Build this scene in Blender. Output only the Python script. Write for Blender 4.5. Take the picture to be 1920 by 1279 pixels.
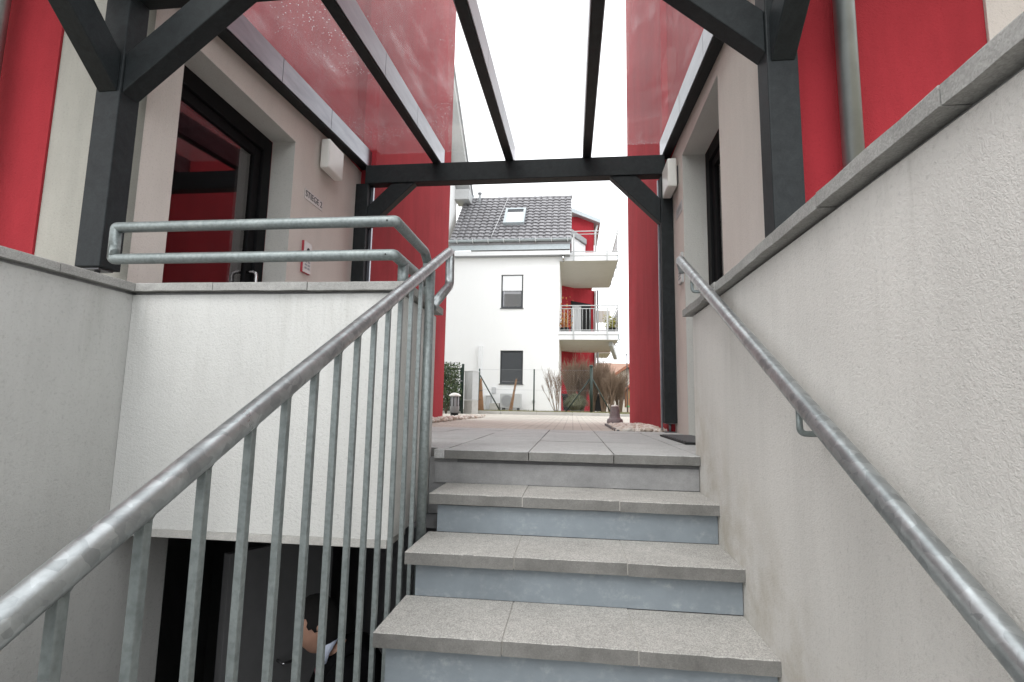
import bpy, bmesh, math, random
from mathutils import Vector, Matrix, Euler
random.seed(7)
rad = math.radians
for o in list(bpy.data.objects): bpy.data.objects.remove(o)
scene = bpy.context.scene
col = scene.collection

# ------------------------------------------------------------------ camera
cam_d = bpy.data.cameras.new('camera'); cam = bpy.data.objects.new('camera', cam_d); col.objects.link(cam)
cam_d.sensor_fit = 'HORIZONTAL'; cam_d.sensor_width = 36.0; cam_d.lens = 980 / 1920 * 36
cam_d.clip_start = 0.02; cam_d.clip_end = 2000
RX = Vector((0.99336, 0.11363, 0.01798)); UP = Vector((-0.00371, -0.12455, 0.99221)); FW = Vector((-0.11498, 0.98569, 0.12330))
m = Matrix((RX, UP, -FW)).transposed().to_4x4(); m.translation = Vector((-0.008, 0, 0.2233))
cam.matrix_world = m
scene.camera = cam

# ------------------------------------------------------------------ sky and sun (overcast)
world = bpy.data.worlds.new('World'); scene.world = world; world.use_nodes = True
nt = world.node_tree; nt.nodes.clear()
SUN_EL, SUN_AZ = 52, 205          # degrees; azimuth clockwise from +Y: the light comes from behind the camera
sky = nt.nodes.new('ShaderNodeTexSky'); sky.sky_type = 'NISHITA'; sky.sun_disc = False
sky.sun_elevation = rad(SUN_EL); sky.sun_rotation = rad(SUN_AZ)
sky.air_density = 1.0; sky.dust_density = 4.0; sky.ozone_density = 1.0
hsv = nt.nodes.new('ShaderNodeHueSaturation'); hsv.inputs['Saturation'].default_value = 0.10; hsv.inputs['Value'].default_value = 1.0
veil = nt.nodes.new('ShaderNodeRGB'); veil.outputs[0].default_value = (14.2, 14.5, 14.9, 1)   # the closed cloud deck
mx = nt.nodes.new('ShaderNodeMixRGB'); mx.inputs[0].default_value = 0.80
bg = nt.nodes.new('ShaderNodeBackground'); bg.inputs['Strength'].default_value = 0.10
wo = nt.nodes.new('ShaderNodeOutputWorld')
nt.links.new(sky.outputs[0], hsv.inputs['Color']); nt.links.new(hsv.outputs[0], mx.inputs[1]); nt.links.new(veil.outputs[0], mx.inputs[2])
nt.links.new(mx.outputs[0], bg.inputs['Color']); nt.links.new(bg.outputs[0], wo.inputs['Surface'])
sd = bpy.data.lights.new('sun', 'SUN'); sd.energy = 0.55; sd.angle = rad(25); sd.color = (1, 0.975, 0.94)
so = bpy.data.objects.new('sun', sd); col.objects.link(so)
az = rad(SUN_AZ); el = rad(SUN_EL)
sdir = Vector((math.sin(az) * math.cos(el), math.cos(az) * math.cos(el), math.sin(el)))
so.rotation_euler = (-sdir).to_track_quat('-Z', 'Y').to_euler(); so.location = (0, -10, 20)
vs = scene.view_settings; vs.view_transform = 'Standard'; vs.look = 'None'; vs.exposure = 0.82; vs.gamma = 1; vs.use_curve_mapping = False

# ------------------------------------------------------------------ materials
MATS = {}
class NT:
    def __init__(s, name):
        s.m = bpy.data.materials.new(name); s.m.use_nodes = True; s.t = s.m.node_tree; s.n = s.t.nodes
        s.b = s.n['Principled BSDF']; s.out = s.n['Material Output']
        s.co = s.n.new('ShaderNodeTexCoord'); MATS[name] = s.m
    def lk(s, a, b): s.t.links.new(a, b)
    def mapping(s, scale=(1, 1, 1), rot=(0, 0, 0)):
        mp = s.n.new('ShaderNodeMapping'); mp.inputs['Scale'].default_value = scale; mp.inputs['Rotation'].default_value = rot
        s.lk(s.co.outputs['Object'], mp.inputs['Vector']); return mp.outputs[0]
    def noise(s, scale, detail=3, rough=0.55, vec=None, dist=0):
        t = s.n.new('ShaderNodeTexNoise'); t.inputs['Scale'].default_value = scale; t.inputs['Detail'].default_value = detail
        t.inputs['Roughness'].default_value = rough; t.inputs['Distortion'].default_value = dist
        s.lk(vec or s.co.outputs['Object'], t.inputs['Vector']); return t.outputs['Fac']
    def voro(s, scale, out='Distance', feat='F1', vec=None):
        t = s.n.new('ShaderNodeTexVoronoi'); t.feature = feat; t.inputs['Scale'].default_value = scale
        s.lk(vec or s.co.outputs['Object'], t.inputs['Vector']); return t.outputs[out]
    def ramp(s, src, stops):
        r = s.n.new('ShaderNodeValToRGB'); e = r.color_ramp.elements
        while len(e) < len(stops): e.new(0.5)
        for k, (p, c) in enumerate(stops):
            e[k].position = p; e[k].color = (c, c, c, 1) if isinstance(c, (int, float)) else (*c, 1)
        s.lk(src, r.inputs[0]); return r.outputs[0]
    def mix(s, fac, a, b, mode='MIX'):
        x = s.n.new('ShaderNodeMixRGB'); x.blend_type = mode
        for i, v in ((0, fac), (1, a), (2, b)):
            if hasattr(v, 'is_linked') or hasattr(v, 'links'): s.lk(v, x.inputs[i])
            elif i == 0: x.inputs[0].default_value = v
            else: x.inputs[i].default_value = (*v, 1) if len(v) == 3 else v
        return x.outputs[0]
    def bump(s, h, strength=0.3, dist=0.01, nrm=None):
        b = s.n.new('ShaderNodeBump'); b.inputs['Strength'].default_value = strength; b.inputs['Distance'].default_value = dist
        s.lk(h, b.inputs['Height'])
        if nrm: s.lk(nrm, b.inputs['Normal'])
        s.lk(b.outputs[0], s.b.inputs['Normal']); return b.outputs[0]
    def set(s, color=None, rough=None, metal=None, spec=None):
        if color is not None:
            if hasattr(color, 'links'): s.lk(color, s.b.inputs['Base Color'])
            else: s.b.inputs['Base Color'].default_value = (*color, 1)
        if rough is not None:
            if hasattr(rough, 'links'): s.lk(rough, s.b.inputs['Roughness'])
            else: s.b.inputs['Roughness'].default_value = rough
        if metal is not None: s.b.inputs['Metallic'].default_value = metal
        if spec is not None: s.b.inputs['Specular IOR Level'].default_value = spec
        return s

def scl(c, f): return tuple(x * f for x in c)
def stucco(name, c, grain=230, strength=0.55, dist=0.004, stain=0.12, drip=None, splash=None):
    # drip: object height of the coping the run-off stains start from; splash: (slope, offset) line of the steps
    t = NT(name)
    big = t.ramp(t.noise(1.1, 5, 0.6), [(0.3, 1 - stain), (0.7, 1.0)])
    mp = t.mapping((3.2, 3.2, 0.5)); streak = t.ramp(t.noise(1.6, 6, 0.65, mp), [(0.35, 1 - stain * 0.7), (0.6, 1.0)])
    fleck = t.ramp(t.noise(90, 2), [(0.25, 0.86), (0.45, 1.0)])
    cc = t.mix(1, t.mix(1, t.mix(1, c, big, 'MULTIPLY'), streak, 'MULTIPLY'), fleck, 'MULTIPLY')
    sx = t.n.new('ShaderNodeSeparateXYZ'); t.lk(t.co.outputs['Object'], sx.inputs[0])
    def lin(src, a, b):
        q = t.n.new('ShaderNodeMath'); q.operation = 'MULTIPLY_ADD'; q.inputs[1].default_value = a; q.inputs[2].default_value = b; t.lk(src, q.inputs[0]); return q.outputs[0]
    if drip is not None:
        band = t.ramp(lin(sx.outputs['Z'], 1.4, 1 - 1.4 * drip), [(0.25, 0.0), (1.0, 1.0)])
        run = t.ramp(t.noise(2.6, 7, 0.72, t.mapping((3.0, 3.0, 0.22))), [(0.54, 0.0), (0.74, 1.0)])
        cc = t.mix(t.mix(1, t.mix(1, band, run, 'MULTIPLY'), (0.34, 0.34, 0.34), 'MULTIPLY'), cc, (0.23, 0.22, 0.185))
    if splash is not None:
        ad = t.n.new('ShaderNodeMath'); ad.operation = 'SUBTRACT'; t.lk(sx.outputs['Z'], ad.inputs[0]); t.lk(lin(sx.outputs['Y'], splash[0], splash[1]), ad.inputs[1])
        band = t.ramp(lin(ad.outputs[0], -2.2, 0.75), [(0.0, 0.0), (0.9, 1.0)])
        blot = t.ramp(t.noise(6, 6, 0.7), [(0.42, 0.0), (0.66, 1.0)])
        cc = t.mix(t.mix(1, t.mix(1, band, blot, 'MULTIPLY'), (0.5, 0.5, 0.5), 'MULTIPLY'), cc, (0.36, 0.31, 0.22))
    h = t.mix(0.45, t.ramp(t.noise(grain, 2, 0.6, None, 0.15), [(0.3, 0.0), (0.7, 1.0)]), t.ramp(t.noise(grain * 0.4, 3, 0.6), [(0.35, 0), (0.65, 1)]))
    t.bump(h, strength, dist); t.set(cc, 0.93, spec=0.25); return t.m
stucco('render_grey', (0.635, 0.635, 0.61), strength=0.45, stain=0.10, drip=1.02)
stucco('render_corner', (0.46, 0.45, 0.405), stain=0.2)
stucco('render_side', (0.69, 0.668, 0.63), 340, 0.5, 0.003, stain=0.12, drip=3.11, splash=(0.544, 2.42 - 0.544 * 2.62 + 0.1))
stucco('render_left', (0.56, 0.558, 0.535), 260, 0.55, 0.003, stain=0.14, drip=3.11)
stucco('render_beige', (0.70, 0.64, 0.59), stain=0.08)
stucco('render_reveal', (0.63, 0.62, 0.585), stain=0.06)
stucco('render_red', (0.425, 0.037, 0.049), 200, 0.6, 0.004, stain=0.22)
stucco('render_white', (0.86, 0.865, 0.86), 120, 0.1, 0.003, stain=0.012)
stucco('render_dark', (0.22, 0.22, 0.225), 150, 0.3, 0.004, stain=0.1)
stucco('soffit_paint', (0.62, 0.60, 0.55), 120, 0.1, 0.003, stain=0.05)

def concrete(name, c, speck=0.0, grain=260, blot=0.2):
    t = NT(name)
    a = t.ramp(t.noise(3.5, 6, 0.65), [(0.3, 1 - blot), (0.7, 1.0)])
    b = t.ramp(t.noise(26, 5, 0.7), [(0.3, 0.86), (0.62, 1.0)])
    cc = t.mix(1, t.mix(1, c, a, 'MULTIPLY'), b, 'MULTIPLY')
    if speck:
        v = t.voro(300, 'Color'); bw = t.n.new('ShaderNodeRGBToBW'); t.lk(v, bw.inputs[0])
        sp = t.ramp(bw.outputs[0], [(0.25, 1 - speck), (0.5, 1.0), (0.62, 1.0), (0.85, 1 + speck)])
        cc = t.mix(1, cc, sp, 'MULTIPLY')
    t.bump(t.noise(grain, 3, 0.7), 0.35, 0.003); t.set(cc, t.ramp(t.noise(40, 3), [(0.3, 0.62), (0.7, 0.85)]), spec=0.4); return t.m
concrete('tread_stone', (0.485, 0.47, 0.44), 0.28)
concrete('joint_mortar', (0.50, 0.48, 0.44), 0.05)
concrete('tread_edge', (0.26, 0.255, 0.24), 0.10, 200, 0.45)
concrete('landing_stone', (0.53, 0.53, 0.52), 0.16)
concrete('coping_stone', (0.375, 0.37, 0.35), 0.14, 160, 0.28)
concrete('concrete_grey', (0.36, 0.36, 0.36), 0.06, 120, 0.35)
concrete('kerb_stone', (0.50, 0.49, 0.46), 0.1)
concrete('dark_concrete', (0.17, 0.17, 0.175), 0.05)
# blue-grey sealing paint on the risers, scuffed along the top
t = NT('riser_paint')
sc = t.ramp(t.noise(7, 6, 0.7, t.mapping((1, 1, 2.2))), [(0.46, 0.0), (0.66, 1.0)])
sc2 = t.ramp(t.noise(30, 4, 0.7), [(0.45, 0.0), (0.75, 0.6)])
dr = t.ramp(t.noise(2.2, 6, 0.7), [(0.3, 0.72), (0.65, 1.0)])
t.set(t.mix(1, t.mix(t.mix(1, sc, sc2, 'MULTIPLY'), (0.255, 0.295, 0.325), (0.56, 0.59, 0.60)), dr, 'MULTIPLY'), 0.62); t.bump(t.noise(60, 4), 0.12, 0.004)
# galvanised steel
t = NT('galvanised')
v = t.voro(55, 'Color'); bw = t.n.new('ShaderNodeRGBToBW'); t.lk(v, bw.inputs[0])
n1 = t.noise(9, 6, 0.7, None, 0.8); n2 = t.noise(60, 4, 0.6)
c = t.mix(1, t.ramp(bw.outputs[0], [(0.2, (0.36, 0.385, 0.39)), (0.8, (0.50, 0.53, 0.535))]), t.ramp(n1, [(0.3, 0.66), (0.62, 1.0)]), 'MULTIPLY')
t.set(c, t.ramp(n1, [(0.3, 0.44), (0.7, 0.26)]), 0.85); t.bump(n2, 0.12, 0.004)
t = NT('galvanised_matt')
n1 = t.noise(14, 6, 0.7, t.mapping((1, 1, 0.5)), 0.5)
t.set(t.mix(1, t.ramp(n1, [(0.3, (0.21, 0.24, 0.238)), (0.7, (0.29, 0.325, 0.32))]), t.ramp(t.noise(70, 3), [(0.3, 0.75), (0.6, 1.0)]), 'MULTIPLY'), 0.46, 0.5); t.bump(t.noise(80, 3), 0.1, 0.003)
# stained dark timber
t = NT('dark_timber')
g = t.noise(14, 5, 0.6, t.mapping((1, 1, 1)), 1.2); g2 = t.noise(130, 3)
t.set(t.mix(1, t.ramp(g, [(0.25, (0.009, 0.011, 0.0125)), (0.75, (0.021, 0.026, 0.028))]), t.ramp(g2, [(0.3, 0.75), (0.6, 1.0)]), 'MULTIPLY'), 0.58, spec=0.28); t.bump(g2, 0.12, 0.003)
t = NT('zinc_sheet')
n1 = t.noise(5, 4, 0.6, t.mapping((3, 0.6, 3)))
t.set(t.ramp(n1, [(0.3, (0.20, 0.20, 0.225)), (0.7, (0.29, 0.29, 0.32))]), 0.30, 0.8)
def plain(name, c, rough=0.5, metal=0.0, nz=0.12, sc=12, bump=0.0):
    t = NT(name); cc = t.mix(1, c, t.ramp(t.noise(sc, 4), [(0.3, 1 - nz), (0.7, 1.0)]), 'MULTIPLY'); t.set(cc, rough, metal)
    if bump: t.bump(t.noise(sc * 6, 3), bump, 0.004)
    return t.m
plain('pipe_zinc', (0.40, 0.43, 0.43), 0.40, 0.8, nz=0.25, sc=5, bump=0.04)
plain('black_frame', (0.008, 0.008, 0.009), 0.6); MATS['black_frame'].node_tree.nodes['Principled BSDF'].inputs['Specular IOR Level'].default_value = 0.15
plain('anthracite', (0.045, 0.05, 0.056), 0.5)
plain('steel', (0.62, 0.62, 0.62), 0.25, 1.0)
plain('steel_dark', (0.20, 0.20, 0.21), 0.45, 0.8)
plain('white_plastic', (0.80, 0.79, 0.75), 0.35, nz=0.05)
plain('white_paint', (0.80, 0.81, 0.82), 0.5, nz=0.05)
plain('grey_shutter', (0.52, 0.53, 0.54), 0.5, nz=0.05)
plain('mid_grey', (0.30, 0.31, 0.32), 0.55)
plain('basement_door', (0.17, 0.17, 0.17), 0.6)
plain('light_grey', (0.50, 0.51, 0.51), 0.6, nz=0.08)
plain('zinc_gutter', (0.45, 0.50, 0.52), 0.45, 0.4)
plain('sign_plate', (0.62, 0.58, 0.56), 0.4, nz=0.05)
plain('sign_ink', (0.03, 0.03, 0.04), 0.5)
plain('red_plastic', (0.45, 0.05, 0.07), 0.4)
plain('rubber', (0.02, 0.02, 0.02), 0.8)
plain('dark_green', (0.012, 0.03, 0.022), 0.45)
plain('skin', (0.46, 0.26, 0.185), 0.5, nz=0.15, sc=25)
plain('hair', (0.006, 0.005, 0.0045), 0.9, nz=0.5, sc=90)
plain('suit', (0.005, 0.005, 0.006), 0.95, nz=0.3, sc=200); MATS['suit'].node_tree.nodes['Principled BSDF'].inputs['Specular IOR Level'].default_value = 0.08
plain('shirt', (0.62, 0.68, 0.82), 0.8)
plain('tie', (0.16, 0.05, 0.07), 0.6, nz=0.3, sc=60)
plain('eye_white', (0.6, 0.58, 0.55), 0.3)
plain('bark', (0.17, 0.13, 0.10), 0.9, nz=0.35, sc=30)
plain('twig', (0.26, 0.185, 0.13), 0.9, nz=0.35, sc=20)
plain('dry_reed', (0.42, 0.24, 0.13), 0.9, nz=0.4, sc=40)
plain('terracotta', (0.36, 0.15, 0.09), 0.8, nz=0.2)
plain('play_wood', (0.35, 0.17, 0.09), 0.8, nz=0.25)
plain('play_green', (0.08, 0.42, 0.16), 0.5)
plain('far_plaster', (0.62, 0.58, 0.52), 0.9)
plain('far_roof', (0.36, 0.22, 0.16), 0.9, nz=0.3)
plain('interior_dark', (0.05, 0.045, 0.045), 0.9)
plain('cast_iron', (0.26, 0.23, 0.235), 0.6, nz=0.3, sc=40)
def leafm(name, a, b):
    t = NT(name); gi = t.n.new('ShaderNodeNewGeometry')
    t.set(t.mix(t.ramp(gi.outputs['Random Per Island'], [(0, 0.0), (1, 1.0)]), a, b), 0.6); return t.m
leafm('leaf_dark', (0.018, 0.040, 0.016), (0.075, 0.11, 0.04))
leafm('leaf_olive', (0.09, 0.10, 0.06), (0.20, 0.20, 0.12))
leafm('leaf_autumn', (0.42, 0.16, 0.05), (0.50, 0.30, 0.06))
leafm('leaf_yellow', (0.28, 0.30, 0.05), (0.40, 0.34, 0.07))
leafm('grass', (0.10, 0.12, 0.035), (0.24, 0.22, 0.09))
t = NT('roof_tile')
t.set(t.mix(1, (0.25, 0.245, 0.255), t.ramp(t.noise(2.2, 6, 0.7), [(0.3, 0.7), (0.65, 1.1)]), 'MULTIPLY'), t.ramp(t.noise(4, 4), [(0.3, 0.28), (0.7, 0.45)]))
t = NT('pebble'); gi = t.n.new('ShaderNodeNewGeometry')
t.set(t.ramp(gi.outputs['Random Per Island'], [(0, (0.46, 0.37, 0.30)), (0.5, (0.64, 0.57, 0.50)), (1, (0.74, 0.71, 0.66))]), 0.75)
# paving of small setts beyond the landing (too far and flat to tell apart)
t = NT('paving')
bt = t.n.new('ShaderNodeTexBrick'); t.lk(t.mapping((1, 1, 1)), bt.inputs['Vector'])
bt.inputs['Color1'].default_value = (0.53, 0.48, 0.415, 1); bt.inputs['Color2'].default_value = (0.60, 0.56, 0.495, 1); bt.inputs['Mortar'].default_value = (0.26, 0.23, 0.20, 1)
bt.inputs['Scale'].default_value = 1.0; bt.inputs['Brick Width'].default_value = 0.2; bt.inputs['Row Height'].default_value = 0.1; bt.inputs['Mortar Size'].default_value = 0.006
t.set(t.mix(1, bt.outputs['Color'], t.ramp(t.noise(0.9, 6, 0.65), [(0.3, 0.78), (0.7, 1.05)]), 'MULTIPLY'), 0.85); t.bump(bt.outputs['Fac'], -0.3, 0.004)
t = NT('soil')
t.set(t.mix(t.ramp(t.noise(0.6, 6), [(0.4, 0), (0.6, 1)]), (0.16, 0.15, 0.07), (0.22, 0.18, 0.12)), 0.95)
# window / door glass: dark with a mirror reflection of what stands opposite
def schlick(t, k=5.0, s=0.9):
    lw = t.n.new('ShaderNodeLayerWeight'); lw.inputs['Blend'].default_value = 0.5
    pw = t.n.new('ShaderNodeMath'); pw.operation = 'POWER'; pw.inputs[1].default_value = k; t.lk(lw.outputs['Facing'], pw.inputs[0])
    ml = t.n.new('ShaderNodeMath'); ml.operation = 'MULTIPLY_ADD'; ml.inputs[1].default_value = s; ml.inputs[2].default_value = 0.03; t.lk(pw.outputs[0], ml.inputs[0])
    return ml.outputs[0]
def winglass(name, refl, tint, base):
    t = NT(name); t.n.remove(t.b)
    gl = t.n.new('ShaderNodeBsdfGlossy'); gl.inputs['Roughness'].default_value = 0.012; gl.inputs['Color'].default_value = (*tint, 1)
    tr = t.n.new('ShaderNodeBsdfTransparent'); tr.inputs['Color'].default_value = (*base, 1)
    ad = t.n.new('ShaderNodeMath'); ad.operation = 'ADD'; ad.use_clamp = True; ad.inputs[1].default_value = refl
    t.lk(schlick(t), ad.inputs[0])
    mx = t.n.new('ShaderNodeMixShader'); t.lk(ad.outputs[0], mx.inputs[0]); t.lk(tr.outputs[0], mx.inputs[1]); t.lk(gl.outputs[0], mx.inputs[2])
    t.lk(mx.outputs[0], t.out.inputs['Surface']); return t.m
winglass('door_glass', 0.12, (0.95, 0.9, 0.9), (0.7, 0.7, 0.72))
winglass('window_glass', 0.12, (1, 1, 1), (0.5, 0.5, 0.52))
winglass('balcony_glass', 0.10, (1, 1, 1), (0.75, 0.78, 0.82))
# canopy glass: clear sheet with rain film, smears and drops
t = NT('canopy_glass'); t.n.remove(t.b)
tr = t.n.new('ShaderNodeBsdfTransparent'); tr.inputs['Color'].default_value = (0.97, 0.985, 0.98, 1)
tl = t.n.new('ShaderNodeBsdfTranslucent'); tl.inputs['Color'].default_value = (0.85, 0.87, 0.88, 1)
gl = t.n.new('ShaderNodeBsdfGlossy'); gl.inputs['Roughness'].default_value = 0.02
film = t.ramp(t.noise(1.3, 6, 0.62, None, 0.9), [(0.35, 0.035), (0.58, 0.06), (0.80, 0.14)])
st = t.ramp(t.noise(3.0, 5, 0.6, t.mapping((2.2, 0.5, 1))), [(0.55, 0.0), (0.8, 0.10)])
zone = t.ramp(t.noise(1.4, 3, 0.5), [(0.51, 0.0), (0.64, 1.0)])
dv = t.n.new('ShaderNodeTexVoronoi'); dv.inputs['Scale'].default_value = 52; t.lk(t.co.outputs['Object'], dv.inputs['Vector'])
drop = t.ramp(dv.outputs['Distance'], [(0.16, 1.0), (0.24, 0.0)])
dsel = t.n.new('ShaderNodeRGBToBW'); t.lk(dv.outputs['Color'], dsel.inputs[0])
drop = t.mix(1, t.mix(1, drop, t.ramp(dsel.outputs[0], [(0.55, 0), (0.75, 0.6)]), 'MULTIPLY'), zone, 'MULTIPLY')
fac = t.mix(1, t.mix(1, film, st, 'ADD'), drop, 'ADD')
m1 = t.n.new('ShaderNodeMixShader'); t.lk(fac, m1.inputs[0]); t.lk(tr.outputs[0], m1.inputs[1]); t.lk(tl.outputs[0], m1.inputs[2])
m2 = t.n.new('ShaderNodeMixShader'); t.lk(schlick(t, 5.0, 0.5), m2.inputs[0]); t.lk(m1.outputs[0], m2.inputs[1]); t.lk(gl.outputs[0], m2.inputs[2])
t.lk(m2.outputs[0], t.out.inputs['Surface'])

# ------------------------------------------------------------------ mesh helpers
ORI = {}
def tag(o, label=None, cat=None, group=None, kind=None):
    if label: o['label'] = label
    if cat: o['category'] = cat
    if group: o['group'] = group
    if kind: o['kind'] = kind
    return o
def thing(name, label, cat, base=(0, 0, 0), group=None):
    o = bpy.data.objects.new(name, None); o.empty_display_size = 0.1; col.objects.link(o)
    o.location = base; ORI[o.name] = Vector(base); return tag(o, label, cat, group)
class MB:
    def __init__(s): s.v = []; s.f = []; s.sm = []
    def add(s, vs, fs, smooth=False):
        k = len(s.v); s.v += [Vector(x) for x in vs]; s.f += [[i + k for i in f] for f in fs]; s.sm += [smooth] * len(fs); return s
    def box(s, x0, x1, y0, y1, z0, z1):
        return s.add([(x0, y0, z0), (x1, y0, z0), (x1, y1, z0), (x0, y1, z0), (x0, y0, z1), (x1, y0, z1), (x1, y1, z1), (x0, y1, z1)],
                     [(0, 3, 2, 1), (4, 5, 6, 7), (0, 1, 5, 4), (1, 2, 6, 5), (2, 3, 7, 6), (3, 0, 4, 7)])
    def hexa(s, p): # 8 points, bottom ring 0-3 then top ring 4-7
        return s.add(p, [(0, 3, 2, 1), (4, 5, 6, 7), (0, 1, 5, 4), (1, 2, 6, 5), (2, 3, 7, 6), (3, 0, 4, 7)])
    def bar(s, a, b, w, h, up=(0, 0, 1)):
        a = Vector(a); b = Vector(b); d = (b - a).normalized(); r = d.cross(Vector(up)).normalized(); u = r.cross(d)
        p = []
        for q in (a, b): p += [q - r * w / 2 - u * h / 2, q + r * w / 2 - u * h / 2, q + r * w / 2 + u * h / 2, q - r * w / 2 + u * h / 2]
        return s.add(p, [(0, 1, 2, 3), (7, 6, 5, 4), (0, 4, 5, 1), (1, 5, 6, 2), (2, 6, 7, 3), (3, 7, 4, 0)])
    def tube(s, pts, r, n=12, cap=True, smooth=True):
        pts = [Vector(p) for p in pts]; rs = r if isinstance(r, (list, tuple)) else [r] * len(pts)
        d0 = (pts[1] - pts[0]).normalized(); ref = Vector((0, 0, 1)) if abs(d0.z) < 0.9 else Vector((1, 0, 0))
        u = d0.cross(ref).normalized(); vs = []
        for i, p in enumerate(pts):
            if i == 0: d = d0
            elif i == len(pts) - 1: d = (pts[-1] - pts[-2]).normalized()
            else: d = ((pts[i] - pts[i - 1]).normalized() + (pts[i + 1] - pts[i]).normalized()).normalized()
            u = (u - d * u.dot(d)).normalized(); w = d.cross(u)
            for k in range(n):
                a = 2 * math.pi * k / n; vs.append(p + (u * math.cos(a) + w * math.sin(a)) * rs[i])
        fs = []
        for i in range(len(pts) - 1):
            for k in range(n): fs.append((i * n + k, i * n + (k + 1) % n, (i + 1) * n + (k + 1) % n, (i + 1) * n + k))
        s.add(vs, fs, smooth)
        if cap: 
            k0 = len(s.v) - len(vs)
            s.f += [[k0 + k for k in range(n)][::-1], [k0 + (len(pts) - 1) * n + k for k in range(n)]]; s.sm += [False, False]
        return s
    def lathe(s, prof, c, n=20):   # prof: (r,z)
        c = Vector(c); vs = [c + Vector((r * math.cos(2 * math.pi * k / n), r * math.sin(2 * math.pi * k / n), z)) for r, z in prof for k in range(n)]
        fs = [(i * n + k, i * n + (k + 1) % n, (i + 1) * n + (k + 1) % n, (i + 1) * n + k) for i in range(len(prof) - 1) for k in range(n)]
        s.add(vs, fs, True); k0 = len(s.v) - len(vs)
        s.f += [[k0 + k for k in range(n)][::-1], [k0 + (len(prof) - 1) * n + k for k in range(n)]]; s.sm += [False, False]; return s
    def prism(s, poly, axis, a, b):  # polygon extruded along an axis
        n = len(poly)
        def P(q, t): return (t, q[0], q[1]) if axis == 'X' else ((q[0], t, q[1]) if axis == 'Y' else (q[0], q[1], t))
        return s.add([P(q, a) for q in poly] + [P(q, b) for q in poly],
                     [list(range(n)), list(range(2 * n - 1, n - 1, -1))] + [(i, i + n, (i + 1) % n + n, (i + 1) % n) for i in range(n)])
    def quad(s, a, b, c, d): return s.add([a, b, c, d], [(0, 1, 2, 3)])
    def build(s, name, mat, parent=None, bevel=0, fix=True):
        o_ = Vector((0, 0, 0)); p = parent
        while p is not None: o_ = o_ + (ORI[p.name] if p.name in ORI and p.parent is None else Vector((0, 0, 0))); p = p.parent
        me = bpy.data.meshes.new(name); me.from_pydata([tuple(v - o_) for v in s.v], [], s.f)
        me.polygons.foreach_set('use_smooth', s.sm)
        me.materials.append(MATS[mat]); me.validate()
        if fix:
            bm = bmesh.new(); bm.from_mesh(me); bmesh.ops.recalc_face_normals(bm, faces=bm.faces); bm.to_mesh(me); bm.free()
        o = bpy.data.objects.new(name, me); col.objects.link(o)
        if parent is not None: o.parent = parent
        else: ORI[o.name] = Vector((0, 0, 0))
        if bevel:
            b = o.modifiers.new('bevel', 'BEVEL'); b.width = bevel; b.segments = 2; b.limit_method = 'ANGLE'; b.angle_limit = rad(40)
        return o
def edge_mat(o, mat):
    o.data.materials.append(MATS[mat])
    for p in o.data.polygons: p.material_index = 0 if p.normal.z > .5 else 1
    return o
def rough_slab(x0, x1, y0, y1, z0, z1, n=11, j=.0008, axis='X', ch=.002):
    # slab whose worn front edge (at y0, running along x) is chipped and uneven
    vs_ = []
    for k in range(n + 1):
        x = x0 + (x1 - x0) * k / n; e = j if 0 < k < n else j * .4
        u = lambda q=1: random.uniform(-e, e) * q
        chip = random.choice((0, 0, 0, 0, 0, .0014)) if 0 < k < n else 0
        vs_ += [(x, y0 + u() + chip, z0 + u()), (x, y0 + u(.6), z1 - abs(ch) + u() - chip), (x, y0 + ch + u() + chip, z1), (x, y1, z1), (x, y1, z0)]
    fs_ = [(i * 5 + k, i * 5 + (k + 1) % 5, (i + 1) * 5 + (k + 1) % 5, (i + 1) * 5 + k) for i in range(n) for k in range(5)] + [(0, 1, 2, 3, 4), tuple(n * 5 + k for k in (4, 3, 2, 1, 0))]
    if axis == 'Y': vs_ = [(y, x, z) for x, y, z in vs_]
    return MB().add(vs_, fs_)
def arc_path(pts, r, n=6):
    pts = [Vector(p) for p in pts]; out = [pts[0]]
    for i in range(1, len(pts) - 1):
        a = (pts[i - 1] - pts[i]); b = (pts[i + 1] - pts[i]); rr = min(r, a.length * 0.49, b.length * 0.49)
        p0 = pts[i] + a.normalized() * rr; p1 = pts[i] + b.normalized() * rr
        for k in range(n + 1):
            q = k / n; out.append(p0.lerp(pts[i], q).lerp(pts[i].lerp(p1, q), q))
    return out + [pts[-1]]
def copy_part(o, parent, off=(0, 0, 0)):
    c = o.copy(); col.objects.link(c); c.parent = parent; c.location = o.location + Vector(off); return c
def copy_tree(o, off, label=None):
    r = o.copy(); col.objects.link(r); r.location = o.location + Vector(off); ORI[r.name] = Vector(r.location)
    if label: r['label'] = label
    for ch in [x for x in bpy.data.objects if x.parent == o]:
        c = ch.copy(); col.objects.link(c); c.parent = r
        for g in [x for x in bpy.data.objects if x.parent == ch]:
            d = g.copy(); col.objects.link(d); d.parent = c
    return r
def wall_holes(mb, O, U, V, N, W, H, holes, depth):
    """rectangular wall face with openings and reveals. O origin, U/V in-plane axes, N points INTO the wall."""
    O, U, V, N = map(Vector, (O, U, V, N))
    us = sorted({0, W, *[h[0] for h in holes], *[h[1] for h in holes]}); vs = sorted({0, H, *[h[2] for h in holes], *[h[3] for h in holes]})
    P = lambda a, b, d=0: O + U * a + V * b + N * d
    for i in range(len(us) - 1):
        for j in range(len(vs) - 1):
            cu = (us[i] + us[i + 1]) / 2; cv = (vs[j] + vs[j + 1]) / 2
            if any(h[0] < cu < h[1] and h[2] < cv < h[3] for h in holes): continue
            mb.quad(P(us[i], vs[j]), P(us[i + 1], vs[j]), P(us[i + 1], vs[j + 1]), P(us[i], vs[j + 1]))
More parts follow.
